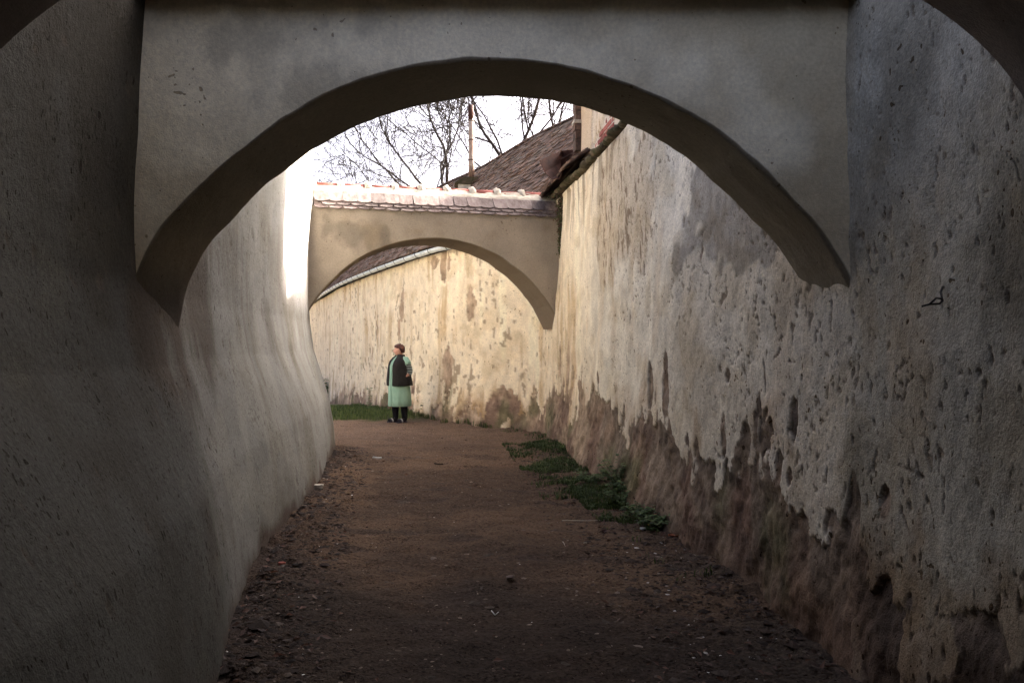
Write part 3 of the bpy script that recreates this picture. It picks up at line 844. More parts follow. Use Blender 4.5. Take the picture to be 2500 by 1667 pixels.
HC = 11.72                                       # depth of the house corner
def build_house_a():
    s1 = s_at_depth(RW, RS, HC)
    s0 = s_at_depth(RW, RS, -3.0)
    h = empty('house', (float(np.interp(s1, RS, RW[:, 0])), HC, 0))
    tag(h, 'plastered house with exposed red bricks rising from the right wall', 'house', kind='thing')
    s = np.concatenate([np.arange(s0, s1 - 4.2, 0.2), np.arange(s1 - 4.2, s1, 0.016), [s1]])
    z = np.concatenate([np.arange(WALL_TOP - .05, 5.4, 0.016), np.arange(5.4, 8.0, 0.1), [8.0]])  # upper height, out of view, raised to block light over the gap
    S_, Z_ = np.meshgrid(s, z, indexing='ij')
    x, y, tx, ty = along(RW, RS, s)
    D = np.broadcast_to(y[:, None], S_.shape)
    # the bricks show in a ragged triangle just above the coping
    q = (D - 9.75) * 0.62 - 0.30 * np.abs(Z_ - 4.0)
    poly_top = np.interp(D, [9.55, 9.85, 10.0, 10.5, 10.9, 11.3, 11.55], [3.9, 4.28, 4.50, 4.38, 4.28, 4.16, 3.95])
    bare = sstep(-0.02, 0.02, poly_top - Z_ + 0.05 * fbm(S_ * 7, Z_ * 7, seed=401, oct=3))
    corner = sstep(11.02, 11.05, D + 0.05 * fbm(Z_ * 2, Z_ * 0, seed=402) + 0.12 * (Z_ - 4.3))
    off = -0.11 + 0.012 * fbm(S_ * 2, Z_ * 2, seed=403, oct=3) + 0.03 * (1 - bare) + 0.03 * corner * (1 - 0.0 * bare)
    chips = sstep(0.55, .75, fbm(S_ * 14, Z_ * 5, seed=404, oct=3)) * (1 - corner)
    off -= 0.008 * chips
    nx, ny = -ty, tx
    P = np.stack([x[:, None] + nx[:, None] * off, y[:, None] + ny[:, None] * off, Z_], -1)
    c = np.broadcast_to(np.array((0.60, 0.49, 0.35)), P.shape).copy()
    c = mix(c, (0.48, 0.35, 0.22), 0.6 * sstep(0, .6, fbm(S_ * 2.5, Z_ * 0.8, seed=405, oct=4)))
    c = mix(c, (0.64, 0.57, 0.47), 0.6 * sstep(0, .6, fbm(S_ * 3.5, Z_ * 1.8, seed=406, oct=4)))
    c = mix(c, (0.55, 0.41, 0.26), 0.7 * corner)
    c = mix(c, (0.30, 0.20, 0.12), 0.8 * chips)
    c = mix(c, (0.62, 0.55, 0.46), bare)
    keep(link('wall', grid_mesh('wall', P, M['old'], c)), h)
    # return wall towards the garden, back and roof
    x1, y1, tx1, ty1 = [float(v) for v in along(RW, RS, np.array([s1]))[:4]] if False else [float(v[0]) for v in along(RW, RS, np.array([s1]))]
    n = Vector((-ty1, tx1, 0)); t = Vector((tx1, ty1, 0))
    c0 = Vector((x1, y1, 0)) + n * -0.108
    x0, y0 = float(np.interp(s0, RS, RW[:, 0])), -3.0
    g = MB()
    a0, a1 = c0 - n * 0.004, c0 - n * 5.0
    b0, b1 = Vector((x0, y0, 0)) - n * 0.108, Vector((x0, y0, 0)) - n * 5.0
    Z = lambda v, zz: Vector((v.x, v.y, zz))
    g.add([Z(a0, 3.6), Z(a1, -.5), Z(a1, 9.4), Z(a0, 8.0)], [(0, 1, 2, 3)])
    g.add([Z(a1, -.5), Z(b1, -.5), Z(b1, 9.4), Z(a1, 9.4)], [(0, 1, 2, 3)])
    g.add([Z(b1, -.5), Z(b0, 3.6), Z(b0, 8.0), Z(b1, 9.4)], [(0, 1, 2, 3)])
    keep(g.build('gable_wall', M['mortar']), h)
    r = MB()
    oh = n * 0.12
    r.add([Z(a0 + oh + t * .02, 7.99), Z(b0 + oh, 7.99), Z(b1, 9.42), Z(a1 + t * .02, 9.42), Z(a0 + oh + t * .02, 8.07), Z(b0 + oh, 8.07), Z(b1, 9.5), Z(a1 + t * .02, 9.5)],
          [(0, 1, 2, 3), (7, 6, 5, 4), (0, 4, 5, 1), (3, 2, 6, 7), (0, 3, 7, 4), (1, 5, 6, 2)])
    keep(r.build('roof', M['tile_old']), h)
    # bricks
    bl, bh, gap = 0.225, 0.062, 0.020
    meshes = []
    for k in range(4):
        mb = MB()
        rr = random.Random(k)
        vs = [(x_ * bl / 2 * rr.uniform(.94, 1), y_ * 0.035, z_ * bh / 2 * rr.uniform(.9, 1)) for z_ in (-1, 1) for x_, y_ in ((-1, -1), (1, -1), (1, 1), (-1, 1))]
        mb.add(vs, [(3, 2, 1, 0), (4, 5, 6, 7), (0, 1, 5, 4), (1, 2, 6, 5), (2, 3, 7, 6), (3, 0, 4, 7)])
        meshes.append(mb.mesh('brick', M['brick']))
    row = 0
    zb = WALL_TOP + 0.05
    while zb < 4.6:
        sb = s_at_depth(RW, RS, 9.4) + (0.12 if row % 2 else 0)
        while sb < s_at_depth(RW, RS, 11.6):
            xx, yy, tx_, ty_ = [float(v[0]) for v in along(RW, RS, np.array([sb]))]
            ptop = float(np.interp(yy, [9.55, 9.85, 10.0, 10.5, 10.9, 11.3, 11.55], [3.9, 4.28, 4.50, 4.38, 4.28, 4.16, 3.95]))
            if zb + bh / 2 < ptop - 0.0:
                o = link('brick', random.choice(meshes))
                nn = Vector((-ty_, tx_, 0))
                pos = Vector((xx, yy, zb)) + nn * (-0.11 - 0.035 + 0.006 + random.uniform(-.003, .004))
                o.parent = h
                o.matrix_basis = Matrix.Translation(-Vector(h.location)) @ frame(pos, (tx_, ty_, random.gauss(0, .01)), -nn, (0, 0, 1))
            sb += bl + gap
        zb += bh + gap
        row += 1
    # ends of the old tiles stacked in the verge at the corner
    zt = 4.33
    for k, (w, hh) in enumerate(((.13, .16), (.13, .13), (.15, .10), (.17, .05), (.13, .12), (.14, .18))):
        vmb = MB()
        ang = random.gauss(0, .05)
        m = frame(Vector((x1, y1, zt + hh / 2)) - n * 0.10 + t * 0.04, (-n + t * ang), t, (0, 0, 1))
        vmb.box(-w / 2 - 0.06, w / 2, -.04, .16, -hh / 2 + .004, hh / 2 - .004, m)
        keep(vmb.build('verge_tile', M['tile_old'] if k != 3 else M['mortar']), h)
        zt += hh
    return h
house_a = build_house_a()

# mossy stones along the top of the right wall
def build_coping():
    d = 5.2
    k = 0
    while d < 13.35:
        L = random.uniform(0.22, 0.52)
        s = s_at_depth(RW, RS, d)
        xx, yy, tx_, ty_ = [float(v[0]) for v in along(RW, RS, np.array([s]))]
        nn = Vector((-ty_, tx_, 0))
        th = np.linspace(0, 2 * math.pi, 13)[:-1]
        us = np.linspace(-1, 1, 9)
        g = []
        for u in us:
            e = (1 - 0.35 * abs(u) ** 5)
            rr = 1 + 0.32 * fbm(np.cos(th) * 2 + k * 7, np.sin(th) * 2 + u * 3.0, seed=k, oct=3)
            cy, cz = np.sign(np.cos(th)) * np.abs(np.cos(th)) ** .7, np.sign(np.sin(th)) * np.abs(np.sin(th)) ** .7
            g.append(np.stack([np.full(12, u * L / 2 * 1.02), cy * 0.088 * e * rr, cz * 0.040 * e * rr], -1))
        g = np.stack(g)
        v = g.reshape(-1, 3)
        idx = np.arange(108).reshape(9, 12)
        f = [(int(idx[i, j]), int(idx[i + 1, j]), int(idx[i + 1, (j + 1) % 12]), int(idx[i, (j + 1) % 12])) for i in range(8) for j in range(12)]
        f += [tuple(int(q) for q in idx[0]), tuple(int(q) for q in idx[8][::-1])]
        mb = MB(); mb.add([tuple(p) for p in v], f)
        o = mb.build('coping_stone', M['stone'], right_wall, True)
        drop = 0.02 if d < 11.6 else -0.02
        o.matrix_basis = frame(Vector((xx, yy, WALL_TOP + 0.035 - drop)) + nn * random.uniform(.0, .03), (tx_, ty_, random.gauss(0, .04)), -nn, (0, 0, 1))
        d += L * 0.97
        k += 1
build_coping()

# rusty spout at the house corner
def build_spout():
    c = at(1372, 402, 12.05)
    ax = Vector((-0.55, -0.62, -0.42)).normalized()         # the way the trough runs and empties
    side = ax.cross(Vector((0, 0, 1))).normalized()
    up = side.cross(ax).normalized()
    mb = MB()
    prof = [(-.20, .13), (-.155, -.06), (-.05, -.15), (.09, -.13), (.17, -.02), (.20, .16)]
    n = len(prof)
    inner = [(x * .97, z * .97 + .006) for x, z in prof]
    vs = []
    for k, (t, sc) in enumerate(((-.30, .9), (-.1, .96), (.10, 1.0), (.22, 1.03))):
        for (x, z) in prof: vs.append(c + ax * (t + (0.05 if x < -.1 and k == 3 else 0)) + side * x * sc + up * z * sc)
        for (x, z) in inner: vs.append(c + ax * (t + (0.05 if x < -.1 and k == 3 else 0)) + side * x * sc + up * z * sc)
    f = []
    for k in range(3):
        b, e = k * 2 * n, (k + 1) * 2 * n
        for j in range(n - 1):
            f.append((b + j, b + j + 1, e + j + 1, e + j))
            f.append((b + n + j + 1, b + n + j, e + n + j, e + n + j + 1))
        f.append((b, e, e + n, b + n)); f.append((b + n - 1, b + 2 * n - 1, e + 2 * n - 1, e + n - 1))
    e = 3 * 2 * n
    for j in range(n - 1):
        f.append((e + j, e + j + 1, e + n + j + 1, e + n + j))
        f.append((j + 1, j, n + j, n + j + 1))
    f.append(tuple(range(n)))
    mb.add(vs, f)
    o = mb.build('rain_spout', M['rust'])
    tag(o, 'rusty sheet metal rain spout jutting from the house corner', 'spout', kind='thing')
    st = MB()
    st.tube([c - ax * .25 - up * .1, c - ax * .42 - up * .05 + Vector((.2, 0, .02))], .012)
    st.build('bracket', M['rust'], o)
build_spout()

# ------------------------------------------------------------------ far house: long mossy tiled roof with a pale gutter
def build_house_b():
    dv = Vector((-0.40, 0.916, 0)).normalized()
    nv = Vector((dv.y, -dv.x, 0))
    o0 = Vector((-1.44, 17.6, 0))
    proj = (RW[:, 0] - o0.x) * dv.x + (RW[:, 1] - o0.y) * dv.y
    offs = (RW[:, 0] - o0.x) * nv.x + (RW[:, 1] - o0.y) * nv.y
    m = RW[:, 1] > 10
    def eave(t):
        return np.interp(t, proj[m], offs[m]) - 0.17
    def ez(t): return 3.66 + 0.36 * sstep(-1.6, -3.6, t)
    RH, RO = 6.62, 3.0
    h = empty('house', (o0.x + 1, o0.y, 0))
    tag(h, 'long house with mossy brown tiled roof behind the far arch', 'house', kind='thing')
    t0, t1 = -6.9, 30.0
    def P(t, v, lift=0.0):
        """point on the roof: t along, v from eave (0) to ridge (1)"""
        e = eave(t)
        q = o0 + dv * t + nv * (e + (RO - e) * v)
        sag = -0.10 * math.sin(math.pi * v) * (1 + .3 * math.sin(t * .6)) 
        return Vector((q.x, q.y, float(ez(t)) + (RH + 0.04 * math.sin(t * .9) - float(ez(t))) * v + sag + lift))
    ts = np.linspace(t0, t1, 120)
    g = np.array([[P(t, v, -0.035) for v in np.linspace(0.0, 1, 14)] for t in ts])
    me = grid_mesh('roof_deck', g, M['wood'])
    keep(link('roof_deck', me), h)
    # far slope, gable and garden wall close the house
    b = MB()
    rz = [o0 + dv * t + nv * RO for t in (t0, t1)]
    ez2 = [o0 + dv * t + nv * (2 * RO + 0.4) for t in (t0, t1)]
    ef = [o0 + dv * t + nv * (float(eave(t)) + .3) for t in (t0, t1)]
    V = lambda p, z: Vector((p.x, p.y, z))
    b.add([V(rz[0], RH - .04), V(rz[1], RH - .04), V(ez2[1], 3.4), V(ez2[0], 3.4)], [(0, 1, 2, 3)])
    keep(b.build('rear_roof', M['tile_old']), h)
    b = MB()
    for k in (0, 1):
        b.add([V(ef[k], -2), V(ez2[k], -2), V(ez2[k], 3.39), V(rz[k], RH - .06), V(ef[k], 3.9)], [(0, 1, 2, 3, 4)])
    b.add([V(ez2[0], -2), V(ez2[1], -2), V(ez2[1], 3.4), V(ez2[0], 3.4)], [(0, 1, 2, 3)])
    keep(b.build('gable_wall', M['mortar']), h)
    # tiles
    tw, tl, ex = 0.175, 0.33, 0.148
    meshes = [tile_mesh('roof_tile', tw * 0.96, tl, 0.027, M['tile_old'], 0.25, 0.006, 50 + k) for k in range(6)]
    slots = []
    slope_len = (P(0, 1) - P(0, 0)).length
    rows = int(slope_len / ex)
    for r in range(rows):
        t = t0 + (0.5 * tw if r % 2 else 0)
        while t < t1:
            slots.append((r, t))
            t += tw
    def mat_of(r, t, rr):
        v1 = 1 - (r + 1) * ex / slope_len * 1.0
        lo, hi = max(-0.03, 1 - ((r * ex + tl) / slope_len)), 1 - r * ex / slope_len
        a, bq = P(t, hi, 0.0), P(t, lo, 0.0)
        down = (bq - a).normalized()
        ax = (P(t + .1, hi) - P(t - .1, hi)).normalized()
        ax = (-ax)
        nrm = down.cross(ax)
        nrm = -nrm if nrm.z < 0 else nrm
        down2 = (down + nrm * (0.075 + abs(rr.gauss(0, .05)))).normalized()
        ax2 = (ax + nrm * rr.gauss(0, .07) + down * rr.gauss(0, .045)).normalized()
        nn = ax2.cross(down2).normalized()
        if nn.z < 0: ax2 = -ax2; nn = -nn
        return frame(a + nrm * (0.004 + rr.uniform(0, .008)) + down * rr.uniform(-.012, .012), ax2, nn.cross(ax2), nn)
    rr = random.Random(5)
    scored, rest = [], []
    for (r, t) in slots:
        mt = mat_of(r, t, rr)
        p = mt.translation
        px, py = 1250 + p.x / p.y * FPX, 833 - (p.z - EYE) / p.y * FPX
        vis = 1095 < px < 1425 and py < 485
        (scored if vis else rest).append((p.y, mt))
    scored.sort(key=lambda q: q[0])
    for d, mt in scored[:300]:
        o = link('roof_tile', rr.choice(meshes), h)
        o.matrix_basis = Matrix.Translation(-Vector(h.location)) @ mt
    rest += scored[300:]
    tv = [np.array([v.co[:] for v in me.vertices]) for me in meshes]
    tf = [list(p.vertices) for p in meshes[0].polygons]
    n = len(tv[0])
    quads = [f for f in tf if len(f) == 4]
    ng = [f for f in tf if len(f) > 4]
    tri = []
    for f in quads: tri += [(f[0], f[1], f[2]), (f[0], f[2], f[3])]
    for f in ng:
        for k in range(1, len(f) - 1): tri.append((f[0], f[k], f[k + 1]))
    tri = np.array(tri)
    Vs, Fs, Cs = [], [], []
    for i, (d, mt) in enumerate(rest):
        A = np.array(mt)
        v = tv[i % 6] @ A[:3, :3].T + A[:3, 3]
        Vs.append(v); Fs.append(tri + i * n)
        c = np.array((0.135, 0.086, 0.062)) * rr.uniform(.5, 1.3)
        c = c * (1 - .4) + .4 * np.array((0.14, 0.125, 0.10)) if rr.random() < .5 else c
        Cs.append(np.tile(c, (n, 1)))
    me = raw_mesh('roof_tiles', np.concatenate(Vs), np.concatenate(Fs), M['tilestuff'], np.concatenate(Cs), smooth=False)
    o = keep(link('roof_tiles', me), h)
    o['kind'] = 'stuff'
    # ridge tiles
    ring = [(math.cos(math.pi * k / 6) * 0.12, math.sin(math.pi * k / 6) * 0.085) for k in range(7)]
    rv = [(x0, y, z) for x0 in (0, .40) for y, z in ring]
    rm = MB().add(rv, [(k, k + 1, 8 + k, 7 + k) for k in range(6)] + [tuple(range(7)), tuple(range(13, 6, -1))]).mesh('ridge_tile', M['tile_old'], True)
    t = -3.0
    while t < 12:
        p = P(t, 1, -0.01)
        q = P(t + .4, 1, -0.01)
        o = link('ridge_tile', rm, h)
        o.matrix_basis = Matrix.Translation(-Vector(h.location)) @ frame(p, (q - p), nv, (0, 0, 1))
        t += .395
    # gutter, half round, hung from brackets
    def gp(t):
        q = o0 + dv * t + nv * (float(eave(t)) - 0.075)
        return Vector((q.x, q.y, 3.60))
    gts = np.concatenate([np.linspace(-2.6, 21.2, 90)])
    th = np.linspace(math.pi, 2 * math.pi, 10)
    g = []
    for t in gts:
        c = gp(t)
        ring_ = [c + nv * math.cos(a) * 0.075 + Vector((0, 0, math.sin(a) * 0.085)) for a in th]
        ring_ += [c + nv * math.cos(a) * 0.070 + Vector((0, 0, math.sin(a) * 0.080 + .002)) for a in th[::-1]]
        g.append(ring_)
    gut = keep(link('gutter', grid_mesh('gutter', np.array(g).transpose(1, 0, 2), M['zinc'], None, closed_u=True)), h)
    t = -2.4
    while t < 21:
        c = gp(t)
        mb = MB()
        mb.tube([c + nv * math.cos(a) * 0.080 + Vector((0, 0, math.sin(a) * 0.090)) for a in th] + [c + nv * .09 + Vector((0, 0, .06))], 0.0075, 5)
        br = link('bracket', mb.mesh('bracket', M['iron']), gut)
        t += 0.92
    mb = MB()
    c = gp(21.22)
    vs = [c + nv * math.cos(a) * 0.085 + Vector((0, 0, math.sin(a) * 0.095)) for a in th]
    mb.add(vs + [v + dv * .02 for v in vs], [tuple(range(10))[::-1], tuple(range(10, 20))] + [(i, (i + 1) % 10, 10 + (i + 1) % 10, 10 + i) for i in range(10)])
    link('end_cap', mb.mesh('end_cap', M['rust']), gut)
    # chimney: mossy plinth with a rusty flue pipe
    best = None
    for t in np.linspace(0, 12, 240):
        for v in np.linspace(.3, 1, 60):
            p = P(t, v)
            px, py = 1250 + p.x / p.y * FPX, 833 - (p.z - EYE) / p.y * FPX
            e = abs(px - 1150) + abs(py - 455)
            if best is None or e < best[0]: best = (e, p, t, v)
    p = best[1]
    mt = frame(p, dv, -nv, (0, 0, 1))
    mt = frame(p + Vector((0, 0, -.25)), (1, .1, 0), (-.1, 1, 0), (0, 0, 1))
    pl = MB().box(-.36, .34, -.26, .3, 0, .32, mt)
    ch = keep(pl.build('chimney', M['mortar']), h)
    cap = MB()
    top = [(-.46, .30), (-.2, .45), (.12, .45), (.42, .36), (.46, .26), (-.4, .27)]
    n_ = len(top)
    cap.add([mt @ Vector((x, y, z)) for y in (-.34, .36) for x, z in top], [tuple(range(n_)), tuple(range(2 * n_ - 1, n_ - 1, -1))] + [((i + 1) % n_, i, n_ + i, n_ + (i + 1) % n_) for i in range(n_)])
    link('cap', cap.mesh('cap', M['stone']), ch)
    base = p + Vector((0.0, 0, .16))
    fl = MB().tube([base, base + Vector((0, 0, .62)), base + Vector((0, 0, 1.30)), base + Vector((-.012, 0, 2.03))], .074, 14)
    link('flue_pipe', fl.mesh('flue_pipe', M['flue'], True), ch)['label'] = 'rusty pale metal flue pipe'
    mb = MB()
    for zz in (.55, 1.1, 1.62):
        mb2 = MB().tube([base + Vector((-.002, 0, zz)), base + Vector((-.003, 0, zz + .03))], .079, 14)
        link('flue_band', mb2.mesh('flue_band', M['rust'], True), ch)
    mb2 = MB().tube([base + Vector((-.010, 0, 1.66)), base + Vector((-.013, 0, 2.06))], .077, 14)
    link('flue_top', mb2.mesh('flue_top', M['rust'], True), ch)
    return h

M['tilestuff'] = surface_mat('mossy_brown_tile_far', [(12, .5, .01, None), (60, .5, .004, None)], (0.6, 1.4), 9, rough=0.92)
M['zinc'] = plain_mat('pale_zinc', (0.42, 0.46, 0.46), (0.62, 0.66, 0.65), 5, 0.55, 0.4, 0.1, 0.003, coord='Object')
M['iron'] = plain_mat('dark_iron', (0.03, 0.028, 0.026), (0.07, 0.06, 0.055), 20, 0.7, 0.3, 0.2, 0.002)
M['flue'] = plain_mat('galvanised_flue', (0.20, 0.095, 0.05), (0.40, 0.37, 0.32), 5, 0.6, 0.4, 0.2, 0.003, stretch=(1, 1, .35))
house_b = build_house_b()

# ------------------------------------------------------------------ bare trees behind the far roof
M['bark'] = plain_mat('grey_brown_bark', (0.014, 0.013, 0.013), (0.036, 0.032, 0.030), 6, 0.95, 0.1, 0.5, 0.01, coord='Object')
def build_tree(label, base, trunk_top, limbs, seed, grp=None):
    rr = random.Random(seed)
    t = empty('bare_tree', base)
    tag(t, label, 'tree', grp, 'thing')
    tr, cr = MB(), MB()
    tt = Vector(trunk_top) - Vector(base)
    tr.tube([Vector((0, 0, 0)), tt * .5 + Vector((.05, 0, 0)), tt], [.24, .19, .15], 9)
    def grow(p, d, length, r, depth):
        nseg = 5 if depth > 2 else 4
        pts, rad = [p], [r]
        w = .11 if depth > 3 else .16
        for k in range(nseg):
            d = (d + Vector((rr.gauss(0, w), rr.gauss(0, w), rr.gauss(0.02, w * .8)))).normalized()
            p = p + d * length / nseg
            pts.append(p)
            rad.append(max(.0115, r * (1 - .38 * (k + 1) / nseg)))
        (tr if depth >= 5 else cr).tube(pts, rad, 6 if r > .03 else (4 if r > .014 else 3), caps=False)
        if depth == 0: return
        kids = rr.choice((2, 3, 3, 4))
        for k in range(kids):
            u = .999 if k == 0 else rr.uniform(.2, .98)
            i = int(u * nseg)
            q = pts[i].lerp(pts[i + 1], u * nseg - i)
            ax = Vector((rr.gauss(0, 1), rr.gauss(0, 1), rr.gauss(0, 1))).cross(d).normalized()
            ang = rr.uniform(.05, .3) if k == 0 else rr.uniform(.5, 1.05)
            nd = Matrix.Rotation(ang, 3, ax) @ d
            nd = (nd + Vector((0, 0, .05))).normalized()
            grow(q, nd, length * rr.uniform(.68, .86), max(.013, r * (.66 if k == 0 else rr.uniform(.36, .52))), depth - 1)
    for (dx, dy, dz, L, r, f) in limbs:
        grow(tt * f, Vector((dx, dy, dz)).normalized(), L, r * 1.05, 5)
    tr.build('trunk', M['bark'], t, True)
    cr.build('crown', M['bark'], t, True)
    return t

def tree_at(label, px, d, top_py, limbs, seed, grp='bare trees behind the roofs'):
    b = at(px, 833, d)
    b.z = float(ground_h(d)) - .3
    tp = at(px, top_py, d)
    return build_tree(label, b, tp, limbs, seed, grp=grp)

tree_at('spreading bare tree whose low branches reach left over the far arch', 1092, 38, 510,
        [(-1, .1, .42, 2.7, .075, 1.0), (-.85, -.2, .8, 2.6, .075, 1.0), (-.35, .3, 1, 2.7, .085, 1.0), (.05, -.2, 1, 2.9, .085, 1.0), (.6, .2, .9, 2.4, .06, .97), (-1, .4, .22, 2.2, .055, .95), (-1, -.2, .3, 2.9, .06, .98), (-.9, 0, .6, 2.9, .06, .97)], 3)
tree_at('bare tree with upright forked trunk rising behind the flue pipe and roof ridge', 1245, 33, 420,
        [(-.5, .1, 1, 2.3, .075, 1.0), (.12, .2, 1, 2.5, .08, 1.0), (.5, -.2, .9, 2.2, .06, .95), (-.9, .2, .5, 2.1, .05, .92), (-.2, -.2, 1, 2.2, .05, .95)], 11)
tree_at('slender bare tree right of the others, beside the house corner', 1356, 34, 350,
        [(-.4, .2, 1, 2.1, .055, 1.0), (.3, .1, 1, 2.1, .055, 1.0), (-.8, -.2, .6, 2.1, .045, .94)], 23)

# ------------------------------------------------------------------ woman standing at the far wall
M['skin'] = plain_mat('skin', (0.50, 0.25, 0.18), (0.62, 0.34, 0.25), 9, 0.6, 0.35, 0.1, 0.002)
M['hair'] = plain_mat('dark_auburn_hair', (0.035, 0.014, 0.011), (0.13, 0.045, 0.03), 30, 0.6, 0.4, 0.8, 0.01, stretch=(1, 1, .3))
M['mint'] = plain_mat('mint_cotton', (0.24, 0.40, 0.31), (0.31, 0.48, 0.38), 14, 0.85, 0.2, 0.3, 0.004, stretch=(1, 1, .5))
M['vest'] = plain_mat('black_quilted_cloth', (0.010, 0.009, 0.009), (0.022, 0.019, 0.018), 12, 0.8, 0.25, 0.5, 0.01)
M['sock'] = plain_mat('black_knit', (0.010, 0.010, 0.013), (0.020, 0.019, 0.026), 40, 0.9, 0.15, 0.4, 0.003)
M['slipper'] = plain_mat('navy_rubber', (0.020, 0.020, 0.035), (0.05, 0.05, 0.075), 20, 0.7, 0.3, 0.2, 0.002)
M['strap'] = plain_mat('pale_strap', (0.30, 0.31, 0.33), (0.48, 0.49, 0.5), 20, 0.7, 0.3, 0.2, 0.002)
M['eye'] = plain_mat('dark_eye', (0.02, 0.012, 0.01), (0.03, 0.02, 0.015), 20, 0.3, 0.5, 0.0, 0.001)

def stripes():
    m, n, l, b = new_mat('striped_jersey', 0.85, 0.2)
    tc = n.new('ShaderNodeTexCoord')
    sp = n.new('ShaderNodeSeparateXYZ')
    l.new(tc.outputs['Object'], sp.inputs[0])
    mu = n.new('ShaderNodeMath'); mu.operation = 'MULTIPLY'; mu.inputs[1].default_value = 2 * math.pi / 0.034
    l.new(sp.outputs['Z'], mu.inputs[0])
    si = n.new('ShaderNodeMath'); si.operation = 'SINE'
    l.new(mu.outputs[0], si.inputs[0])
    r = ramp(n, l, si.outputs[0], 0.28, (0.012, 0.013, 0.016), 0.42, (0.42, 0.50, 0.48))
    l.new(r.outputs[0], b.inputs['Base Color'])
    return m
M['stripe'] = stripes()

def loft(name, rings, mat, parent, n=32, a0=0.0, a1=2 * math.pi, wob=None, thick=0.0, cap=True):
    """rings: (cx, cy, z, rx, ry[, power]); angle 0 = +x, person faces -y"""
    closed = abs(a1 - a0) > 6.2
    an = np.linspace(a0, a1, n, endpoint=not closed)
    rows = []
    for r in rings:
        cx, cy, z, rx, ry = r[:5]
        pw = r[5] if len(r) > 5 else 1.0
        ca, sa = np.cos(an), np.sin(an)
        k = np.ones(n)
        if wob is not None: k = 1 + wob(an, z)
        rows.append(np.stack([cx + rx * np.sign(ca) * np.abs(ca) ** pw * k, cy + ry * np.sign(sa) * np.abs(sa) ** pw * k, np.full(n, z)], -1))
    P = np.stack(rows, 1)                              # (n, rings, 3)
    me = grid_mesh(name, P, mat, None, closed_u=closed)
    o = link(name, me, parent)
    if thick:
        md = o.modifiers.new('thickness', 'SOLIDIFY')
        md.thickness = thick
        md.offset = 1.0
    return o

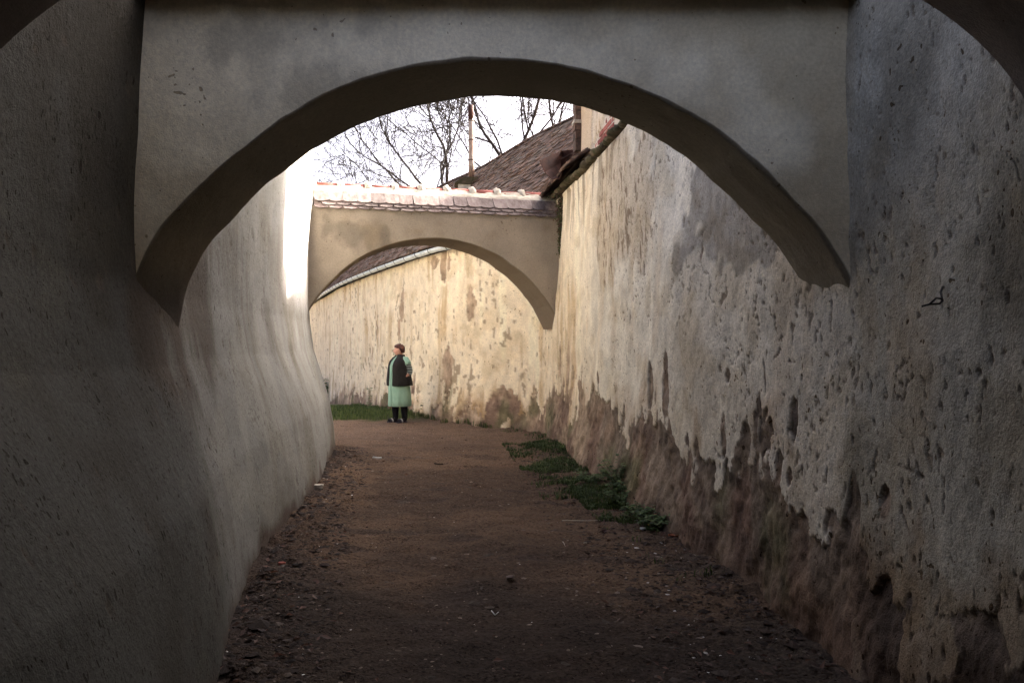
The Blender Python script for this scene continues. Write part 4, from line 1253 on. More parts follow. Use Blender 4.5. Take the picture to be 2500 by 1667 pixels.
def build_person():
    pd = 17.5
    x0 = (975 - 1250) / FPX * pd
    per = empty('person', (x0, pd, gz(x0, pd)), R(-43))
    per.scale = (1.05, 1.05, 1.0)
    tag(per, 'woman in mint dress and black vest standing with hand in pocket by the far wall', 'person', kind='thing')
    # body: skinned skeleton (facing -y), then one continuous surface with the head
    V, E, Rd = [], [], []
    def chain(pts, start=None):
        prev = start
        for (x, y, z, r) in pts:
            V.append((x, y, z)); Rd.append(r)
            i = len(V) - 1
            if prev is not None: E.append((prev, i))
            prev = i
        return prev
    pel = chain([(0, 0.01, .90, .155)])
    chest = chain([(0, 0.0, 1.05, .160), (0, 0.0, 1.20, .155), (0, .015, 1.33, .115)], pel)
    chain([(0, .02, 1.40, .062), (0, .005, 1.46, .056)], chest)
    for sx in (-1, 1):
        chain([(sx * .14, .02, 1.335, .052), (sx * .205, .035, 1.27, .052), (sx * .225, .075, 1.07, .050), (sx * .215, -.03, .965, .038), (sx * .205, -.07, .93, .034), (sx * .195, -.12, .885, .036)], chest)
        fw = -.05 if sx < 0 else .03
        kn = chain([(sx * .09, 0.01, .78, .098), (sx * .093, 0.005 + fw * .5, .47, .066), (sx * .093, .02 + fw, .30, .058), (sx * .092, .03 + fw, .085, .040), (sx * .097, -.03 + fw, .045, .036), (sx * .102, -.125 + fw, .032, .034)], pel)
    me = bpy.data.meshes.new('skeleton')
    me.from_pydata(V, E, [])
    sk = bpy.data.objects.new('skeleton', me)
    col.objects.link(sk)
    md = sk.modifiers.new('skin', 'SKIN')
    for i, r in enumerate(Rd):
        me.skin_vertices[0].data[i].radius = (r, r)
    me.skin_vertices[0].data[pel].use_root = True
    ms = sk.modifiers.new('sub', 'SUBSURF'); ms.levels = 2; ms.render_levels = 2
    dg = bpy.context.evaluated_depsgraph_get()
    bm_me = bpy.data.meshes.new_from_object(sk.evaluated_get(dg))
    bv = [v.co.copy() for v in bm_me.vertices]
    bf = [tuple(p.vertices) for p in bm_me.polygons]
    bpy.data.objects.remove(sk)
    # head: shaped sphere, turned further to her right
    nu, nv_ = 40, 28
    hv, hf = [], []
    hc = Vector((0, -.012, 1.525))
    turn = Matrix.Rotation(R(-38), 3, 'Z')
    for j in range(nv_):
        ph = math.pi * j / (nv_ - 1) - math.pi / 2
        for i in range(nu):
            th = 2 * math.pi * i / nu
            d = Vector((math.cos(ph) * math.cos(th), math.cos(ph) * math.sin(th), math.sin(ph)))
            p = Vector((d.x * .077, d.y * .094, d.z * .118))
            front = max(0, -d.y)
            if d.z < 0: p.x *= 1 - .20 * (-d.z); p.y *= 1 - .05 * (-d.z)
            g = lambda cx, cz, w: math.exp(-(((p.x - cx) ** 2 + (p.z - cz) ** 2) / w ** 2)) * (front > .2)
            p.y -= .024 * g(0, -.022, .017) + .013 * g(0, .0, .014)               # nose
            p.y -= .010 * g(0, -.085, .026)                                        # chin
            p.y -= .007 * g(0, -.058, .016)                                        # lips
            p.y += .010 * (g(.032, .012, .016) + g(-.032, .012, .016))             # eye sockets
            p.y -= .004 * (g(.03, .034, .02) + g(-.03, .034, .02))                 # brow
            p.y -= .006 * (g(.042, -.03, .024) + g(-.042, -.03, .024))             # cheeks
            if abs(d.x) > .8: p.x += math.copysign(.012 * math.exp(-((p.z) ** 2 / .0009 + (p.y - .008) ** 2 / .0004)), d.x)   # ears
            hv.append(hc + turn @ p)
    for j in range(nv_ - 1):
        for i in range(nu):
            hf.append((j * nu + i, j * nu + (i + 1) % nu, (j + 1) * nu + (i + 1) % nu, (j + 1) * nu + i))
    allv = bv + hv
    allf = bf + [tuple(i + len(bv) for i in f) for f in hf]
    me = bpy.data.meshes.new('body_parts')
    me.from_pydata([tuple(v) for v in allv], [], allf)
    tmp = bpy.data.objects.new('body_parts', me)
    col.objects.link(tmp)
    rm = tmp.modifiers.new('remesh', 'REMESH')
    rm.mode = 'VOXEL'; rm.voxel_size = 0.0065; rm.use_smooth_shade = True
    sm = tmp.modifiers.new('smooth', 'SMOOTH'); sm.iterations = 2; sm.factor = .5
    dg = bpy.context.evaluated_depsgraph_get()
    body_me = bpy.data.meshes.new_from_object(tmp.evaluated_get(dg))
    body_me.name = 'body'
    bpy.data.objects.remove(tmp)
    body_me.materials.clear(); body_me.materials.append(M['skin'])
    body = link('body', body_me, per)
    # eyes
    for sx in (-1, 1):
        mb = MB()
        c = hc + turn @ Vector((sx * .031, -.081, .012))
        for k in range(6):
            pass
        v = [c + turn @ Vector((math.cos(a) * .012, -.003 * math.sin(b_), math.sin(a) * .006)) for b_ in (0, math.pi / 2) for a in np.linspace(0, 2 * math.pi, 9)[:-1]]
        mb.add(v[:8] + [c + turn @ Vector((0, -.006, 0))], [(i, (i + 1) % 8, 8) for i in range(8)])
        link('eye', mb.mesh('eye', M['eye'], True), body)
    # hair: short, full at the crown and nape
    hvv, hff = [], []
    n1, n2 = 64, 40
    for j in range(n2):
        ph = math.pi * (j / (n2 - 1)) - math.pi / 2
        for i in range(n1):
            th = 2 * math.pi * i / n1
            d = Vector((math.cos(ph) * math.cos(th), math.cos(ph) * math.sin(th), math.sin(ph)))
            lump = float(fbm(np.array([d.x * 5 + d.z]), np.array([d.y * 5]), np.array([d.z * 5]), seed=77, oct=4)[0])
            r = Vector((.098, .112, .120)) * (1 + .13 * lump)
            p = Vector((d.x * r.x, d.y * r.y, d.z * r.z))
            # keep off the face: pull the lower front back inside the head
            f = max(0.0, -d.y - .05)
            lim = .050 - .13 * max(0, d.y + .25) 
            if p.z < lim and d.y < .25:
                k = min(1, (lim - p.z) / .03)
                p = p * (1 - .32 * k)
            if p.z < -.075: p.z = -.075 - (p.z + .075) * .2
            hvv.append(hc + turn @ (p + Vector((0, .012, .022))))
    for j in range(n2 - 1):
        for i in range(n1):
            hff.append((j * n1 + i, j * n1 + (i + 1) % n1, (j + 1) * n1 + (i + 1) % n1, (j + 1) * n1 + i))
    hm = MB(); hm.add(hvv, hff)
    link('hair', hm.mesh('hair', M['hair'], True), per)
    # dress
    folds = lambda an, z: (.030 * np.sin(an * 7 + 1.3 + z) + .018 * np.sin(an * 13 - 2 * z)) * float(sstep(.95, .40, z)) + .012 * fbm(an * 3, an * 0 + z * 4, seed=91, oct=3)
    dress = loft('dress', [(0, .005, .350, .236, .222), (0, .005, .356, .243, .229), (0, .004, .46, .240, .226), (0, 0, .60, .234, .222), (0, -.005, .75, .226, .220), (0, -.01, .88, .218, .216),
                   (0, -.012, 1.0, .205, .205), (0, -.014, 1.10, .198, .200), (0, -.018, 1.20, .200, .196), (0, -.008, 1.28, .195, .165), (0, .005, 1.345, .160, .118), (0, .012, 1.385, .105, .088), (0, .014, 1.41, .075, .070)],
         M['mint'], per, 64, wob=folds)
    dress['label'] = 'mint green knee-length dress'
    # placket and pocket seam of the dress
    pk = MB()
    pts = [(0.0, -.232, .36), (0.0, -.228, .6), (0, -.228, .88), (0, -.219, 1.1), (0, -.214, 1.2), (0, -.178, 1.28)]
    for k in range(len(pts) - 1):
        (xa, ya, za), (xb, yb, zb) = pts[k], pts[k + 1]
        pk.add([(xa - .016, ya - .004, za), (xa + .016, ya - .004, za), (xb + .016, yb - .004, zb), (xb - .016, yb - .004, zb),
                (xa - .018, ya + .02, za), (xa + .018, ya + .02, za), (xb + .018, yb + .02, zb), (xb - .018, yb + .02, zb)], [(0, 1, 2, 3), (1, 5, 6, 2), (4, 0, 3, 7)])
    link('placket', pk.mesh('placket', M['mint']), dress)
    # vest: open in front
    gap = .25
    quilt = lambda an, z: .012 * math.sin(z * 46) + .012 * np.sin(an * 3 + z * 9) + .03 * fbm(an * 2.2, an * 0 + z * 5, seed=92, oct=3)
    vest = loft('vest', [(0, .012, .785, .262, .245), (0, .010, .80, .262, .246), (0, .006, .88, .252, .238), (0, 0, 1.0, .232, .224), (0, -.006, 1.12, .222, .214), (0, -.012, 1.21, .218, .206),
                  (0, -.004, 1.29, .206, .176), (0, .008, 1.355, .168, .130), (0, .014, 1.392, .108, .094), (0, .018, 1.42, .086, .080), (0, .022, 1.438, .088, .082)],
         M['vest'], per, 56, -math.pi / 2 + gap, 1.5 * math.pi - .20, wob=quilt, thick=.012)
    vest['label'] = 'black sleeveless vest worn open'
    # sleeves on both arms
    for sx in (-1, 1):
        def tubeobj(name, pts, rad, mat, wobk=0):
            mb = MB().tube(pts, rad, 18, caps=False)
            o = link(name, mb.mesh(name, mat, True), per)
            o.modifiers.new('thickness', 'SOLIDIFY').thickness = .005
            return o
        tubeobj('short_sleeve', [(sx * .110, .018, 1.345), (sx * .165, .022, 1.338), (sx * .202, .034, 1.285), (sx * .220, .045, 1.225)], [.056, .066, .069, .070], M['mint'])
        tubeobj('striped_sleeve', [(sx * .216, .042, 1.255), (sx * .226, .055, 1.19), (sx * .232, .078, 1.09), (sx * .232, .070, 1.055), (sx * .230, .030, 1.02)], [.060, .061, .060, .057, .052], M['stripe'])
        # pocket mouth in the vest taking the hand
        # socks and slippers
        fw = -.05 if sx < 0 else .03
        tubeobj('sock', [(sx * .093, .005 + fw * .5, .50), (sx * .093, .015 + fw * .8, .38), (sx * .093, .022 + fw, .28), (sx * .092, .03 + fw, .10), (sx * .094, .02 + fw, .06), (sx * .100, -.05 + fw, .045), (sx * .103, -.125 + fw, .036), (sx * .103, -.150 + fw, .034)],
                [.078, .074, .070, .052, .050, .046, .042, .020], M['sock'])
        mb = MB()
        th = np.linspace(0, 2 * math.pi, 21)[:-1]
        out = [(sx * .101 + math.cos(a) * (.052 if math.sin(a) < 0 else .042), -.045 + fw + math.sin(a) * .135) for a in th]
        mb.add([(x, y, z) for z in (-.004, .026) for x, y in out], [tuple(range(20))[::-1], tuple(range(20, 40))] + [(i, (i + 1) % 20, 20 + (i + 1) % 20, 20 + i) for i in range(20)])
        sl = link('slipper', mb.mesh('slipper', M['slipper']), per)
        for yy, w in ((-.115, .014), (-.075, .016)):
            sb = MB()
            aa = np.linspace(0, math.pi, 9)
            vs = [(sx * .101 + math.cos(a) * .055, yy + fw + dy, .018 + math.sin(a) * .072) for dy in (-w, w) for a in aa]
            sb.add(vs, [(i, i + 1, 9 + i + 1, 9 + i) for i in range(8)])
            so = link('strap', sb.mesh('strap', M['strap'] if yy > -.1 else M['slipper'], True), sl)
            so.modifiers.new('thickness', 'SOLIDIFY').thickness = .004
    return per
person = build_person()

# ------------------------------------------------------------------ plants
def leaf_mat(name, c0, c1):
    m, n, l, b = new_mat(name, 0.6, 0.3)
    a = n.new('ShaderNodeAttribute'); a.attribute_name = 'col'
    l.new(a.outputs['Color'], b.inputs['Base Color'])
    b.inputs['Subsurface Weight'].default_value = 0.0
    tr = n.new('ShaderNodeBsdfTranslucent')
    l.new(a.outputs['Color'], tr.inputs[0])
    mx = n.new('ShaderNodeMixShader'); mx.inputs[0].default_value = 0.25
    out = n['Material Output']
    l.new(b.outputs[0], mx.inputs[1]); l.new(tr.outputs[0], mx.inputs[2])
    l.new(mx.outputs[0], out.inputs[0])
    return m
M['blade'] = leaf_mat('grass_blade', None, None)
M['leaf'] = leaf_mat('weed_leaf', None, None)
M['dry'] = leaf_mat('dry_leaf', None, None)

def blades(name, pts, hgt, mat, c0, c1, seed=1, label=None, lean=.5, w=.004, parent=None):
    r = np.random.default_rng(seed)
    n = len(pts)
    h = hgt * r.uniform(.4, 1.2, n)
    a = r.uniform(0, 2 * math.pi, n)
    ln = r.uniform(.1, 1, n) * lean
    dx, dy = np.cos(a), np.sin(a)
    px, py, pz = pts.T
    ww = w * r.uniform(.7, 1.4, n)
    wx, wy = -dy * ww, dx * ww
    v = np.stack([np.stack([px - wx, py - wy, pz - .01], -1), np.stack([px + wx, py + wy, pz - .01], -1),
                  np.stack([px + dx * ln * h * .35 + wx * .8, py + dy * ln * h * .35 + wy * .8, pz + h * .6], -1), np.stack([px + dx * ln * h * .35 - wx * .8, py + dy * ln * h * .35 - wy * .8, pz + h * .6], -1),
                  np.stack([px + dx * ln * h, py + dy * ln * h, pz + h * (1 - .25 * ln)], -1)], 1).reshape(-1, 3)
    b = np.arange(n)[:, None] * 5
    tri = np.concatenate([b + np.array([[0, 1, 2]]), b + np.array([[0, 2, 3]]), b + np.array([[3, 2, 4]])])
    t = r.uniform(0, 1, n)
    c = np.repeat(np.array(c0) * (1 - t[:, None]) + np.array(c1) * t[:, None], 5, axis=0)
    o = link(name, raw_mesh(name, v, tri, mat, c, smooth=False), parent)
    return o

def scatter_right(n, d0, d1, w0, w1, seed, clump=0.0, sd=70):
    """points beside the foot of the right wall"""
    r = np.random.default_rng(seed)
    d = r.uniform(d0, d1, n * 4)
    off = w0 + (w1 - w0) * r.power(1.0, n * 4)
    s = np.interp(d, RW[:, 1], RS)
    x, y, tx, ty = along(RW, RS, s)
    X, Y = x - ty * off, y + tx * off
    k = fbm(X * 2.2, Y * 2.2, seed=sd, oct=3) + 0.5 * fbm(X * 9, Y * 9, seed=sd + 1, oct=2) + r.normal(0, .22, len(X)) > clump
    X, Y = X[k][:n], Y[k][:n]
    return np.stack([X, Y, np.array([gz(a, b) for a, b in zip(X, Y)])], -1)

p = np.concatenate([scatter_right(7200, 8.6, 13.2, 0.06, 0.95, 1, .16), scatter_right(3200, 7.0, 9.4, 0.06, 0.60, 2, .20), scatter_right(500, 5.6, 7.6, 0.16, 0.5, 4, .7), scatter_right(500, 12.6, 15.5, 0.1, 0.45, 5, .35)])
g = blades('grass', p, 0.055, M['blade'], (0.030, 0.055, 0.016), (0.085, 0.120, 0.035), 3, lean=1.1)
tag(g, 'low green grass along the foot of the peeling wall', 'grass', kind='stuff')

r_ = np.random.default_rng(9)
n_ = 16000
gx, gy = r_.uniform(-7.5, -1.2, n_), 17.9 + (r_.power(1.2, n_)) * 8
wall_x = np.interp(gy, RW[:, 1], RW[:, 0])
k = (gx < wall_x - .08) & (gx < -2.35 + .9 * r_.power(.35, n_) * (r_.uniform(0, 1, n_) < .25)) & (gx / gy > -.30) & (gy > 17.9 + 1.3 * sstep(-2.6, -1.2, gx) + .5 * fbm(gx * 1.5, gy * 1.5, seed=81))
gx, gy = gx[k], gy[k]
pp = np.stack([gx, gy, np.array([gz(a, b) for a, b in zip(gx, gy)])], -1)
g2 = blades('grass', pp, 0.11, M['blade'], (0.040, 0.070, 0.018), (0.120, 0.150, 0.045), 5, w=.008)
tag(g2, 'strip of bright grass behind the woman below the far wall', 'grass', kind='stuff')
pw = scatter_right(1500, 16.0, 24.0, 0.02, 0.22, 6, .1)
g3 = blades('grass', pw, 0.12, M['blade'], (0.045, 0.065, 0.02), (0.13, 0.14, 0.05), 6, w=.007)
tag(g3, 'sparse grass tufts against the foot of the far wall', 'grass', kind='stuff')

def weed(label, base, height, nst, nleaf, size, seed, lean=(0, 0), grp='weeds at the wall foot', spread=.5, c0=(0.028, 0.055, 0.018), c1=(0.10, 0.155, 0.05)):
    rr = random.Random(seed)
    t = empty('weed', base)
    tag(t, label, 'plant', grp, 'thing')
    V, F, C = [], [], []
    st = MB()
    for s in range(nst):
        a = rr.uniform(0, 2 * math.pi)
        hh = height * rr.uniform(.55, 1.05)
        tip = Vector((math.cos(a) * spread * hh + lean[0], math.sin(a) * spread * hh + lean[1], hh))
        root = Vector((rr.gauss(0, .05), rr.gauss(0, .05), -.02))
        mid = root.lerp(tip, .5) + Vector((0, 0, .15 * hh))
        st.tube([root, mid, tip], [.004, .003, .002], 4)
        for k in range(nleaf):
            u = rr.uniform(.15, 1)
            q = root.lerp(mid, u * 2) if u < .5 else mid.lerp(tip, u * 2 - 1)
            b = rr.uniform(0, 2 * math.pi)
            d = Vector((math.cos(b), math.sin(b), rr.uniform(-.35, .4))).normalized()
            sd = d.cross(Vector((0, 0, 1))).normalized()
            L = size * rr.uniform(.6, 1.25); W = L * rr.uniform(.32, .48)
            nrm = sd.cross(d)
            o = len(V)
            e = q + d * L * .25
            V += [e, e + d * L * .3 + sd * W - nrm * L * .05, e + d * L * .72 + sd * W * .62, e + d * L - nrm * L * .18, e + d * L * .72 - sd * W * .62, e + d * L * .3 - sd * W - nrm * L * .05, e + d * L * .5 + nrm * L * .06]
            F += [(o, o + 1, o + 6), (o + 1, o + 2, o + 6), (o + 2, o + 3, o + 6), (o + 3, o + 4, o + 6), (o + 4, o + 5, o + 6), (o + 5, o, o + 6)]
            m_ = rr.random()
            C += [tuple(np.array(c0) * (1 - m_) + np.array(c1) * m_)] * 7
    link('foliage', raw_mesh('foliage', np.array([tuple(v) for v in V]), np.array(F), M['leaf'], np.array(C)), t)
    link('stem', st.mesh('stem', M['stemm']), t)
    return t
M['stemm'] = plain_mat('weed_stem', (0.05, 0.07, 0.03), (0.09, 0.10, 0.045), 20, 0.8, 0.2, 0.1, 0.001)

def foot(d, off):
    s = s_at_depth(RW, RS, d)
    x, y, tx, ty = [float(v[0]) for v in along(RW, RS, np.array([s]))]
    X, Y = x - ty * off, y + tx * off
    return Vector((X, Y, gz(X, Y)))
weed('tall leafy nettle clump against the bare foot of the right wall', foot(8.55, .17), .46, 16, 30, .046, 1, (-.02, 0))
weed('bushy dark weed just nearer than the tall nettle clump', foot(8.1, .26), .22, 16, 30, .040, 2, spread=.9)
weed('low dark weed at the near end of the green strip', foot(7.45, .24), .16, 16, 26, .040, 3, spread=1.2)
weed('small flat weed nearest the camera beside the orange leaf', foot(7.05, .22), .16, 12, 20, .050, 4, spread=1.2)
weed('sprawling weed farther along than the nettle clump', foot(9.2, .30), .16, 12, 20, .048, 5, spread=1.2)
weed('thin pale sapling standing in the far grass by the wall', at(905, 1000, 20.6) * 1.0, .55, 3, 16, .075, 6, spread=.14, c0=(.05, .09, .03), c1=(.12, .17, .06))
w1 = on_wall(RW, RS, 805)
weed('dark creeper climbing the dirty gully at the far left of the far wall', Vector((float(np.interp(w1[0], RS, RW[:, 0])) - .12, w1[1], float(ground_h(w1[1])))), 1.05, 12, 36, .11, 7, spread=.16)
weed('short weed against the far wall behind the woman', Vector((-2.05, 18.9, gz(-2.05, 18.9))), .28, 6, 12, .07, 8, spread=.3, c0=(.05, .08, .03), c1=(.12, .16, .06))
# moss and creeper in the corner of the far arch and the right wall
def corner_moss():
    t = empty('creeper', (0.72, 13.2, 2.8))
    tag(t, 'green moss and creeper hanging in the corner beside the far arch', 'plant', None, 'thing')
    rr = np.random.default_rng(4)
    n = 2600
    u = rr.power(1.4, n)
    z = 2.95 + u * 1.05
    wid = .03 + .10 * u
    px = np.interp(z, [2.9, 4.0], [1368, 1372]) + rr.normal(0, 1, n) * wid * 70
    d = 13.22 - .25 * u + rr.normal(0, .03, n)
    x = (px - 1250) / FPX * d
    c = np.stack([x, d, z], -1)
    dirs = rr.normal(0, 1, (n, 3)); dirs /= np.linalg.norm(dirs, axis=1)[:, None]
    d2 = np.cross(dirs, rr.normal(0, 1, (n, 3))); d2 /= np.linalg.norm(d2, axis=1)[:, None]
    sz = rr.uniform(.008, .022, n)[:, None]
    v = np.stack([c - dirs * sz, c + d2 * sz * .6, c + dirs * sz, c - d2 * sz * .6], 1).reshape(-1, 3)
    f = np.arange(n * 4).reshape(-1, 4)
    tcol = rr.uniform(0, 1, n)
    brown = (rr.uniform(0, 1, n) < .25 + .45 * u)
    cc = np.where(brown[:, None], np.array((.12, .07, .045)), np.array((.03, .06, .015)) * (1 - tcol[:, None]) + np.array((.09, .11, .035)) * tcol[:, None])
    o = link('foliage', raw_mesh('foliage', v, f, M['leaf'], np.repeat(cc, 4, 0), smooth=False))
    keep(o, t)
corner_moss()

# ------------------------------------------------------------------ litter on the path
def chips(name, pts, size, seed, c0, c1, flat=.35, mat=None, label=None, cat='debris'):
    r = np.random.default_rng(seed)
    n = len(pts)
    base = np.array([[1, 0, 0], [.3, .9, .1], [-.7, .6, 0], [-.8, -.5, .1], [.2, -.9, 0], [0, 0, .8], [.1, 0, -.6]])
    fc = np.array([[0, 1, 5], [1, 2, 5], [2, 3, 5], [3, 4, 5], [4, 0, 5], [1, 0, 6], [2, 1, 6], [3, 2, 6], [4, 3, 6], [0, 4, 6]])
    v = base[None] * (1 + .35 * r.normal(0, 1, (n, 7, 1)))
    sz = size * np.exp(r.normal(0, .5, n))
    v = v * sz[:, None, None]
    v[..., 2] *= flat
    v[..., 0] *= r.uniform(.5, 1.6, n)[:, None]
    a = r.uniform(0, 2 * math.pi, n)
    ca, sa = np.cos(a)[:, None], np.sin(a)[:, None]
    x, y = v[..., 0] * ca - v[..., 1] * sa, v[..., 0] * sa + v[..., 1] * ca
    v = np.stack([x, y, v[..., 2]], -1) + pts[:, None, :]
    f = (np.arange(n)[:, None, None] * 7 + fc[None]).reshape(-1, 3)
    t = r.uniform(0, 1, n)[:, None]
    c = np.repeat(np.array(c0) * (1 - t) + np.array(c1) * t, 7, 0)
    o = link(name, raw_mesh(name, v.reshape(-1, 3), f, mat or M['chip'], c, smooth=False))
    return tag(o, label, cat, kind='stuff')
M['chip'] = surface_mat('stone_and_soil_crumb', [(90, .5, .004, None)], (.7, 1.3), 60, rough=.95)

def lane_points(n, d0, d1, side, seed, w=.5, pw=2.0):
    r = np.random.default_rng(seed)
    d = d0 * (d1 / d0) ** r.uniform(0, 1, n)
    lx = np.interp(d, LW[:, 1], LW[:, 0]) + .40
    rx = np.interp(d, RW[:, 1], RW[:, 0]) - .14
    u = r.uniform(0, 1, n)
    if side == 'l': x = lx + w * u ** pw
    elif side == 'r': x = rx - w * u ** pw
    else: x = lx + (rx - lx) * u
    return np.stack([x, d, np.array([gz(a, b) for a, b in zip(x, d)])], -1)
chips('soil_crumbs', lane_points(3600, 2.6, 12.5, 'l', 1, .55), .014, 1, (.018, .014, .012), (.055, .040, .032), label='dark soil crumbs and rotted leaves along the foot of the smooth wall')
chips('soil_crumbs', lane_points(3000, 2.6, 12.0, 'r', 2, .8, 1.5), .013, 2, (.020, .015, .012), (.075, .052, .04), label='dark soil crumbs and plaster flakes below the peeling wall')
chips('pebbles', lane_points(1500, 3.0, 17, 'm', 3), .0065, 3, (.10, .075, .06), (.26, .21, .17), .6, label='small pebbles trodden into the path')
chips('plaster_flakes', np.concatenate([lane_points(80, 3.4, 12, 'r', 4, .7, 1.4), lane_points(45, 4, 12, 'l', 5, .5), lane_points(40, 4, 17, 'm', 6)]), .007, 6, (.42, .40, .37), (.68, .66, .62), .3, label='pale plaster flakes scattered on the path')

def dead_leaf(label, px, py, size, seed, c=(.20, .09, .045), grp=None, curl=.3):
    d = EYE * FPX / (py - 833)
    b = at(px, py, d)
    b.z = gz(b.x, b.y) + .006
    rr = random.Random(seed)
    n = 7
    V, F = [], []
    a = rr.uniform(0, 6.28)
    m = Matrix.Rotation(a, 3, 'Z')
    for i in range(n):
        u = i / (n - 1)
        w = size * .38 * math.sin(math.pi * min(1, u * .97 + .02)) ** .8
        for k in (-1, -.5, 0, .5, 1):
            V.append(tuple(m @ Vector((size * (u - .5), w * k, size * (curl * k * k * .5 + curl * .5 * (u - .4) ** 2 + rr.uniform(-.02, .02))))))
    for i in range(n - 1):
        for j in range(4):
            F.append((i * 5 + j, i * 5 + j + 1, i * 5 + 6 + j, i * 5 + 5 + j))
    o = link('dead_leaf', raw_mesh('dead_leaf', np.array(V), np.array(F), M['dry'], np.tile(np.array(c), (len(V), 1))))
    o.location = b
    md = o.modifiers.new('thickness', 'SOLIDIFY'); md.thickness = .0015
    return tag(o, label, 'leaf', grp, 'thing')
dead_leaf('curled grey dead leaf lying in the middle of the near path', 1246, 1416, .075, 1, (.26, .20, .16), 'dead leaves on the path', .5)
dead_leaf('orange dead leaf beside the nearest weed', 1645, 1318, .09, 2, (.30, .10, .045), 'dead leaves on the path')
dead_leaf('flat dark dead leaf below the green strip', 1476, 1300, .09, 3, (.07, .03, .022), 'dead leaves on the path')
dead_leaf('red-brown dead leaf right of the long straw', 1530, 1248, .07, 4, (.16, .05, .035), 'dead leaves on the path')

def stick(name, label, cat, p0, p1, r, mat, bend=0.0, grp=None):
    pts = []
    for k, (px, py) in enumerate((p0, ((p0[0] + p1[0]) / 2, (p0[1] + p1[1]) / 2 + bend), p1)):
        d = EYE * FPX / (py - 833)
        q = at(px, py, d); q.z = gz(q.x, q.y) + r + .004
        pts.append(q)
    b = pts[0].copy()
    o = MB().tube([q - b for q in pts], [r, r * .95, r * .75], 6).build(name, mat, None, True)
    o.location = b
    return tag(o, label, cat, grp, 'thing')
M['straw'] = plain_mat('pale_straw', (0.42, 0.37, 0.28), (0.60, 0.55, 0.45), 20, .7, .3, .2, .001)
M['twig'] = plain_mat('dark_twig', (0.035, 0.025, 0.02), (0.07, 0.05, 0.04), 20, .9, .1, .3, .002)
M['paper'] = plain_mat('white_paper', (0.60, 0.62, 0.62), (0.75, 0.77, 0.76), 10, .8, .2, .2, .002)
stick('straw', 'long pale straw lying across the path before the weeds', 'straw', (1372, 1266), (1500, 1271), .0035, M['straw'], 2, 'straws on the path')
stick('straw', 'pale stick lying by the foot of the wall at lower right', 'straw', (1892, 1478), (1908, 1446), .006, M['straw'], 0, 'straws on the path')
stick('straw', 'short white curled straw alone on the near path', 'straw', (1200, 1488), (1217, 1492), .0035, M['paper'], 8, 'straws on the path')
stick('straw', 'tiny straw just below the end of the long straw nearer mid path', 'straw', (1374, 1322), (1380, 1333), .003, M['straw'], 0, 'straws on the path')
stick('straw', 'tiny straw lying below the middle of the long straw', 'straw', (1425, 1328), (1433, 1326), .003, M['straw'], 0, 'straws on the path')
stick('twig', 'short dark twig on the path ahead of the curving wall', 'twig', (845, 1104), (868, 1110), .012, M['twig'], 0, 'twigs on the path')
stick('twig', 'dark twig lying in mid path', 'twig', (1061, 1129), (1082, 1132), .010, M['twig'], 1, 'twigs on the path')
stick('wood_chip', 'pale splinter of wood on the path near the flared wall', 'wood', (911, 1122), (931, 1125), .013, M['paper'], 0)
def lump(name, label, cat, px, py, size, mat, seed, z=.4):
    d = EYE * FPX / (py - 833)
    b = at(px, py, d); b.z = gz(b.x, b.y) + size * z * .4
    rr = random.Random(seed)
    vs = [Vector((x * size * rr.uniform(.7, 1), y * size * rr.uniform(.6, 1), zz * size * z * rr.uniform(.7, 1))) for zz in (-1, 1) for x, y in ((-1, -.6), (-.2, -.9), (.9, -.7), (1, .5), (0, .9), (-.9, .6))]
    mb = MB(); mb.add(vs, [tuple(range(6))[::-1], tuple(range(6, 12))] + [(i, (i + 1) % 6, 6 + (i + 1) % 6, 6 + i) for i in range(6)])
    o = mb.build(name, mat); o.location = b
    return tag(o, label, cat, None, 'thing')
lump('brick_fragment', 'small pinkish brick fragment at the foot of the smooth wall', 'brick', 690, 1391, .032, M['brick'], 1)
lump('paper_scrap', 'small crumpled white paper scrap beside the weeds', 'paper', 1572, 1294, .035, M['paper'], 2, .25)
lump('stone', 'pale stone half buried by the foot of the smooth wall', 'stone', 778, 1195, .06, M['mortar'], 3, .5)

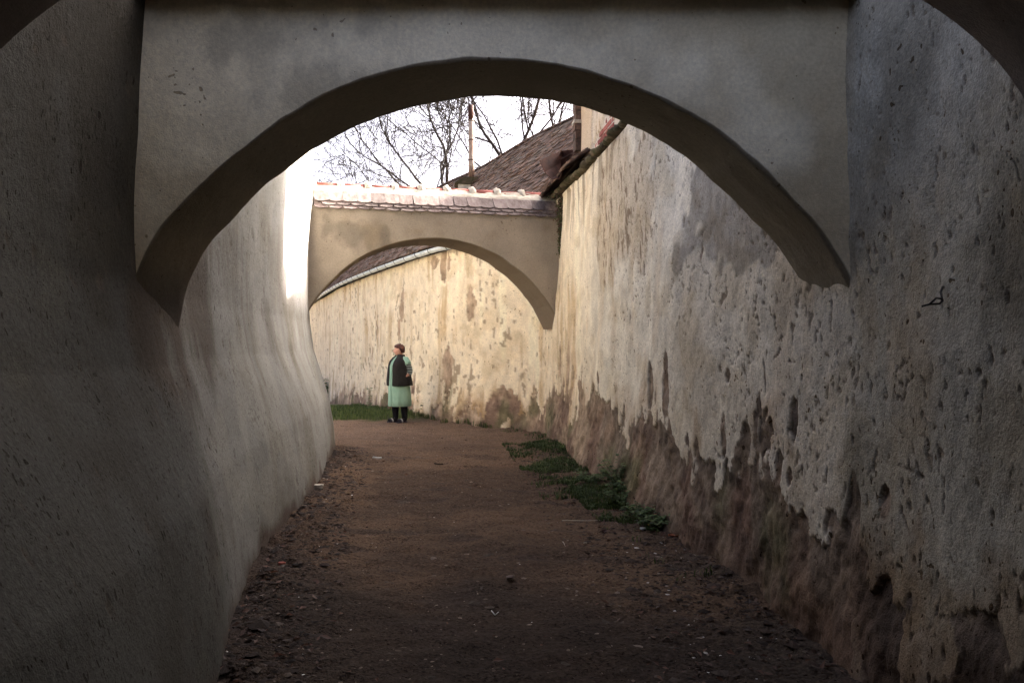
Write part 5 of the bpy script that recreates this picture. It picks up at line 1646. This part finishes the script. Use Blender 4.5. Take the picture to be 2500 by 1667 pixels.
# iron hook in the right wall
def hook():
    s0, d0 = on_wall(RW, RS, 2290)
    p = at(2290, 735, d0 - .06)
    mb = MB()
    pts = [p + Vector(q) for q in ((0.03, .02, .06), (0.005, -.01, .035), (0.0, -.035, .0), (-.02, -.05, -.012), (-.06, -.05, -.014), (-.085, -.04, -.022))]
    mb.tube(pts, .0045, 6)
    mb.tube([p + Vector(q) for q in ((0.0, -.035, .0), (-.012, -.05, .008), (-.035, -.055, .01), (-.06, -.05, -.014))], .004, 6)
    o = mb.build('iron_hook', M['iron'], None, True)
    tag(o, 'small bent iron hook sticking out of the near right wall', 'hook', kind='thing')
hook()

# ------------------------------------------------------------------ leaf litter and embedded stones
def leaf_litter(name, pts, size, seed, label):
    r = np.random.default_rng(seed)
    n = len(pts)
    a = r.uniform(0, 2 * math.pi, n)
    L = size * r.uniform(.5, 1.4, n); W = L * r.uniform(.3, .55, n)
    d = np.stack([np.cos(a), np.sin(a), r.normal(0, .18, n)], -1)
    e = np.stack([-np.sin(a), np.cos(a), r.normal(0, .30, n)], -1)
    c = pts + np.array((0, 0, .008))
    up = np.array((0, 0, 1.0))
    k = lambda u, v, h: c + d * (L * u)[:, None] + e * (W * v)[:, None] + up * (L * h)[:, None]
    one = np.ones(n)
    v = np.stack([k(-.5 * one, 0 * one, .02 * one), k(-.1 * one, -.5 * one, r.uniform(0, .25, n)), k(.5 * one, 0 * one, r.uniform(0, .2, n)), k(-.1 * one, .5 * one, r.uniform(0, .25, n))], 1).reshape(-1, 3)
    b = np.arange(n)[:, None] * 4
    f = np.concatenate([b + np.array([[0, 1, 2]]), b + np.array([[0, 2, 3]])])
    t = r.uniform(0, 1, n)[:, None]
    col_ = np.array((.035, .020, .014)) * (1 - t) + np.array((.13, .060, .035)) * t
    o = link(name, raw_mesh(name, v, f, M['dry'], np.repeat(col_, 4, 0), smooth=False))
    return tag(o, label, 'leaves', kind='stuff')
leaf_litter('dead_leaves', np.concatenate([lane_points(420, 3, 12.5, 'l', 21, .6, 1.6), lane_points(620, 3, 13, 'r', 22, .95, 1.3), lane_points(160, 3.5, 17, 'm', 23)]), .045, 3, 'rotting brown leaves strewn along both edges of the path')
chips('embedded_stones', np.concatenate([lane_points(150, 2.8, 14, 'm', 24), lane_points(90, 2.8, 12, 'l', 25, .6), lane_points(110, 2.8, 12, 'r', 26, .8)]), .014, 9, (.05, .040, .032), (.12, .095, .078), .45, label='worn stones set in the trodden earth')
